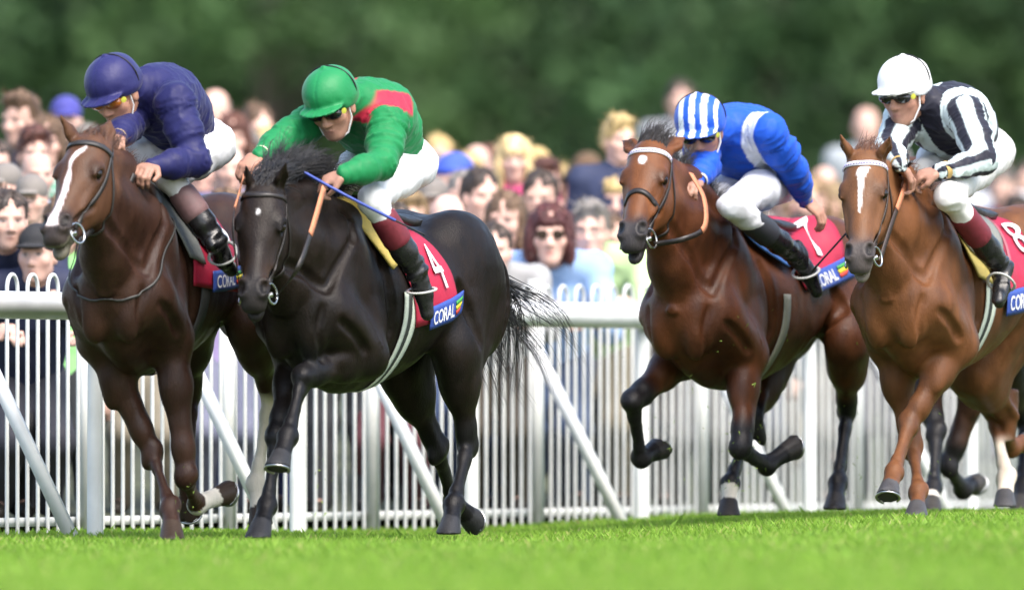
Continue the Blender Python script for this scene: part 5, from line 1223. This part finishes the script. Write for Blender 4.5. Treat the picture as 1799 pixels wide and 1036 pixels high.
    add(1432, 350, fs, 'bob', (0.25, 0.16, 0.08), (0.55, 0.42, 0.40), BK, 'woman with fair hair above the bay horse\'s rump', 1.04)
    add(1462, 358, f2, 'bob', (0.28, 0.2, 0.1), (0.5, 0.36, 0.36), BK, 'woman just left of the light chestnut horse\'s eye', 1.02)
    add(1448, 326, st, 'bald', GY, (0.3, 0.3, 0.3), BK, 'man far back left of the light chestnut horse\'s ear', 1.0)
    add(1772, 340, st, 'short', BR, (0.75, 0.60, 0.03), JN, 'spectator in a bright yellow top at the right edge', 0.95)
    add(1802, 318, st, 'short', DB, WH, JN, 'spectator in white at the right edge', 0.98)
    rr = np.random.default_rng(21); tops = [(0.6, 0.6, 0.62), (0.05, 0.07, 0.18), (0.45, 0.06, 0.08), (0.35, 0.45, 0.6), (0.03, 0.03, 0.035), (0.5, 0.42, 0.3), (0.12, 0.3, 0.2), (0.6, 0.35, 0.4), (0.25, 0.25, 0.28)]
    names = ['white', 'navy', 'red', 'pale blue', 'black', 'beige', 'dark green', 'pink', 'grey']; hcs = [DB, BR, BL, GY, (0.09, 0.03, 0.02)]; hn = ['black', 'brown', 'fair', 'grey', 'auburn']
    spots = [(150, 262, 'above the leftmost horse\'s poll'), (55, 350, 'beside the blazed horse\'s nostril'), (430, 268, 'above the green jockey\'s right wrist'), (465, 300, 'behind the black horse\'s mane'), (372, 262, 'right of the purple jockey\'s seat'), (760, 305, 'between the green jockey and the blue cap'), (760, 355, 'just left of the blue cap, lower'),
        (815, 345, 'behind the man in the white top'), (985, 330, 'above the woman in sunglasses, far back'), (1000, 352, 'between sunglasses woman and grey haired man'), (1048, 342, 'above the grey haired man'), (1062, 372, 'right of the grey haired man'),
        (1110, 330, 'behind the bay horse\'s ear'), (700, 320, 'below the green jockey\'s seat'), (1380, 350, 'above the bay horse\'s number cloth'), (1545, 300, 'between the light chestnut horse\'s ears'), (1445, 365, 'above the bay horse\'s croup'), (1410, 355, 'behind the blue jockey\'s wrist'), (1785, 380, 'low at the right edge'), (1750, 300, 'behind the striped jockey\'s seat'), (905, 430, 'low behind the black horse\'s rump, right'), (855, 400, 'low behind the black horse\'s rump, left')]
    spots += [(8, 330, 'at the left edge above the smiling man'), (60, 270, 'below the young man in navy'), (100, 300, 'right beside the leftmost horse\'s ear'), (345, 240, 'behind the purple jockey\'s back'), (470, 268, 'under the green jockey\'s right arm'), (770, 280, 'far back above the blue cap'), (820, 310, 'just right of the blue cap'), (862, 292, 'left of the blond girl\'s hair'), (940, 300, 'right of the blond girl\'s hair'), (1030, 306, 'left of the boy, far back'),
        (1130, 290, 'behind the bay horse\'s forelock'), (1760, 330, 'right of the striped jockey\'s seat'), (715, 350, 'right of the green jockey\'s knee')]
    for i, (px, py, wh) in enumerate(spots):
        t_, h_ = int(rr.integers(0, 9)), int(rr.integers(0, 5)); fm = rr.random() < 0.4; ky = ('stand', [0, 25, -25][i % 3] if not fm else [0, 25][i % 2], fm)
        add(px, py, ky, ['bob', 'long'][i % 2] if fm else ['short', 'full', 'cap'][int(rr.integers(0, 3))], hcs[h_], tops[t_], [JN, BK, TN][i % 3], ('woman' if fm else 'man')+' in '+names[t_]+' '+wh, rr.uniform(0.98, 1.08), rr.uniform(-15, 15), pat=True)
    # hidden heads, legs and tops seen through the pickets
    for px, py, k_, hr, tc, rc, lb in ((600, 400, ln, 'short', (0.30, 0.03, 0.05), (0.12, 0.12, 0.13), 'man in a dark red top hidden behind the black horse\'s shoulder'), (690, 405, cl, 'short', (0.42, 0.03, 0.06), (0.30, 0.10, 0.12), 'man in red seen through the fence under the black horse\'s belly'),
        (868, 440, ln, 'short', (0.45, 0.45, 0.45), (0.16, 0.13, 0.09), 'man in white bent behind the black horse\'s tail'), (1130, 420, ln, 'short', (0.5, 0.35, 0.33), (0.30, 0.27, 0.26), 'man in salmon behind the bay horse\'s neck'), (1225, 420, fs, 'long', (0.45, 0.45, 0.47), (0.35, 0.35, 0.34), 'woman in grey hidden behind the bay horse\'s chest'),
        (1320, 410, st, 'short', (0.2, 0.22, 0.25), (0.22, 0.24, 0.30), 'man in slate blue hidden behind the bay horse'), (1405, 420, cl, 'short', (0.3, 0.3, 0.28), (0.4, 0.38, 0.34), 'man in grey brown trousers under the bay horse\'s belly'), (1540, 410, st, 'short', (0.55, 0.5, 0.5), (0.26, 0.26, 0.28), 'man hidden behind the light chestnut horse\'s chest'),
        (1650, 410, fs, 'long', (0.6, 0.3, 0.4), (0.42, 0.40, 0.40), 'woman in pink hidden behind the light chestnut horse')):
        t = rail_t(px, 0.62); Yf = rail_p(t, 0.62)[1]; add(px, py, k_, hr, DB, tuple(0.7*x for x in tc), tuple(0.45*x for x in rc), lb, 1.0, 0, Yf+1.4)
crowd()
def shopping_bag():
    base = P(865, 905, 63.0); base[2] = 0.02; root = empty('shopping_bag', base, 'white plastic shopping bag with orange and blue bands standing behind the fence', 'bag')
    rr = np.random.default_rng(3)
    def sec(z): w = 0.13+0.03*math.sin(z*9); return [base+A(w*math.cos(a)*(1+0.08*math.sin(3*a+z*20)), 0.07*math.sin(a)*(1+0.1*math.cos(2*a)), z) for a in np.linspace(0, 6.283, 25)[:-1]]
    def tubeof(name, zs, m, par):
        V = [p for z in zs for p in sec(z)]; n = len(zs); Fc = [(i*24+j, i*24+(j+1) % 24, i*24+24+(j+1) % 24, i*24+24+j) for i in range(n-1) for j in range(24)]+[tuple(range(24))[::-1], tuple((n-1)*24+j for j in range(24))]
        return mesh(name, V, Fc, m, base, par)
    w = mat('bag_white', (0.7, 0.7, 0.7), 0.4, noise=0.05); bd = tubeof('body', np.linspace(0, 0.40, 9), w, root)
    tubeof('orange_band', [0.275, 0.325], mat('bag_orange', (0.75, 0.25, 0.12), 0.4), bd).scale = (1.03, 1.06, 1); tubeof('blue_band', [0.14, 0.235], mat('bag_blue', (0.04, 0.22, 0.6), 0.4), bd).scale = (1.03, 1.06, 1)
    b = MB(); b.tube([base+A(-0.06, 0, 0.39), base+A(-0.05, 0, 0.50), base+A(0.05, 0, 0.50), base+A(0.06, 0, 0.39)], 0.012, 6); b.build('handle', w, base, root)
shopping_bag()

# ------------------------------------------------------------------ turf kicked up by the hooves
def clods():
    r = np.random.default_rng(9); b = MB()
    for px, py, Y, n, sx, sy in ((1300, 800, 55.9, 70, 22, 45), (1255, 660, 55.5, 14, 60, 70), (1310, 640, 55.5, 14, 60, 80), (570, 850, 52.6, 26, 14, 50), (1500, 800, 56.5, 26, 20, 60), (1650, 800, 56.0, 14, 30, 60), (330, 880, 52.5, 14, 12, 25), (1150, 770, 55.6, 8, 30, 40)):
        for _ in range(n):
            p = P(px+r.normal(0, sx), min(py+r.normal(0, sy), 900), Y+r.normal(0, 0.12)); d = unit(r.normal(0, 1, 3)); L = r.uniform(0.008, 0.026); s = unit(np.cross(d, r.normal(0, 1, 3)))*r.uniform(0.0012, 0.0032)
            b.add([p-s, p+s, p+d*L+s*0.3+A(0, 0, -0.004)], [(0, 1, 2)])
    tag(b.build('flying_turf', mat('grass_bits', (0.20, 0.30, 0.04), 0.7), smooth=False), 'blades of grass thrown up by the hooves', 'grass', kind='stuff')
clods()
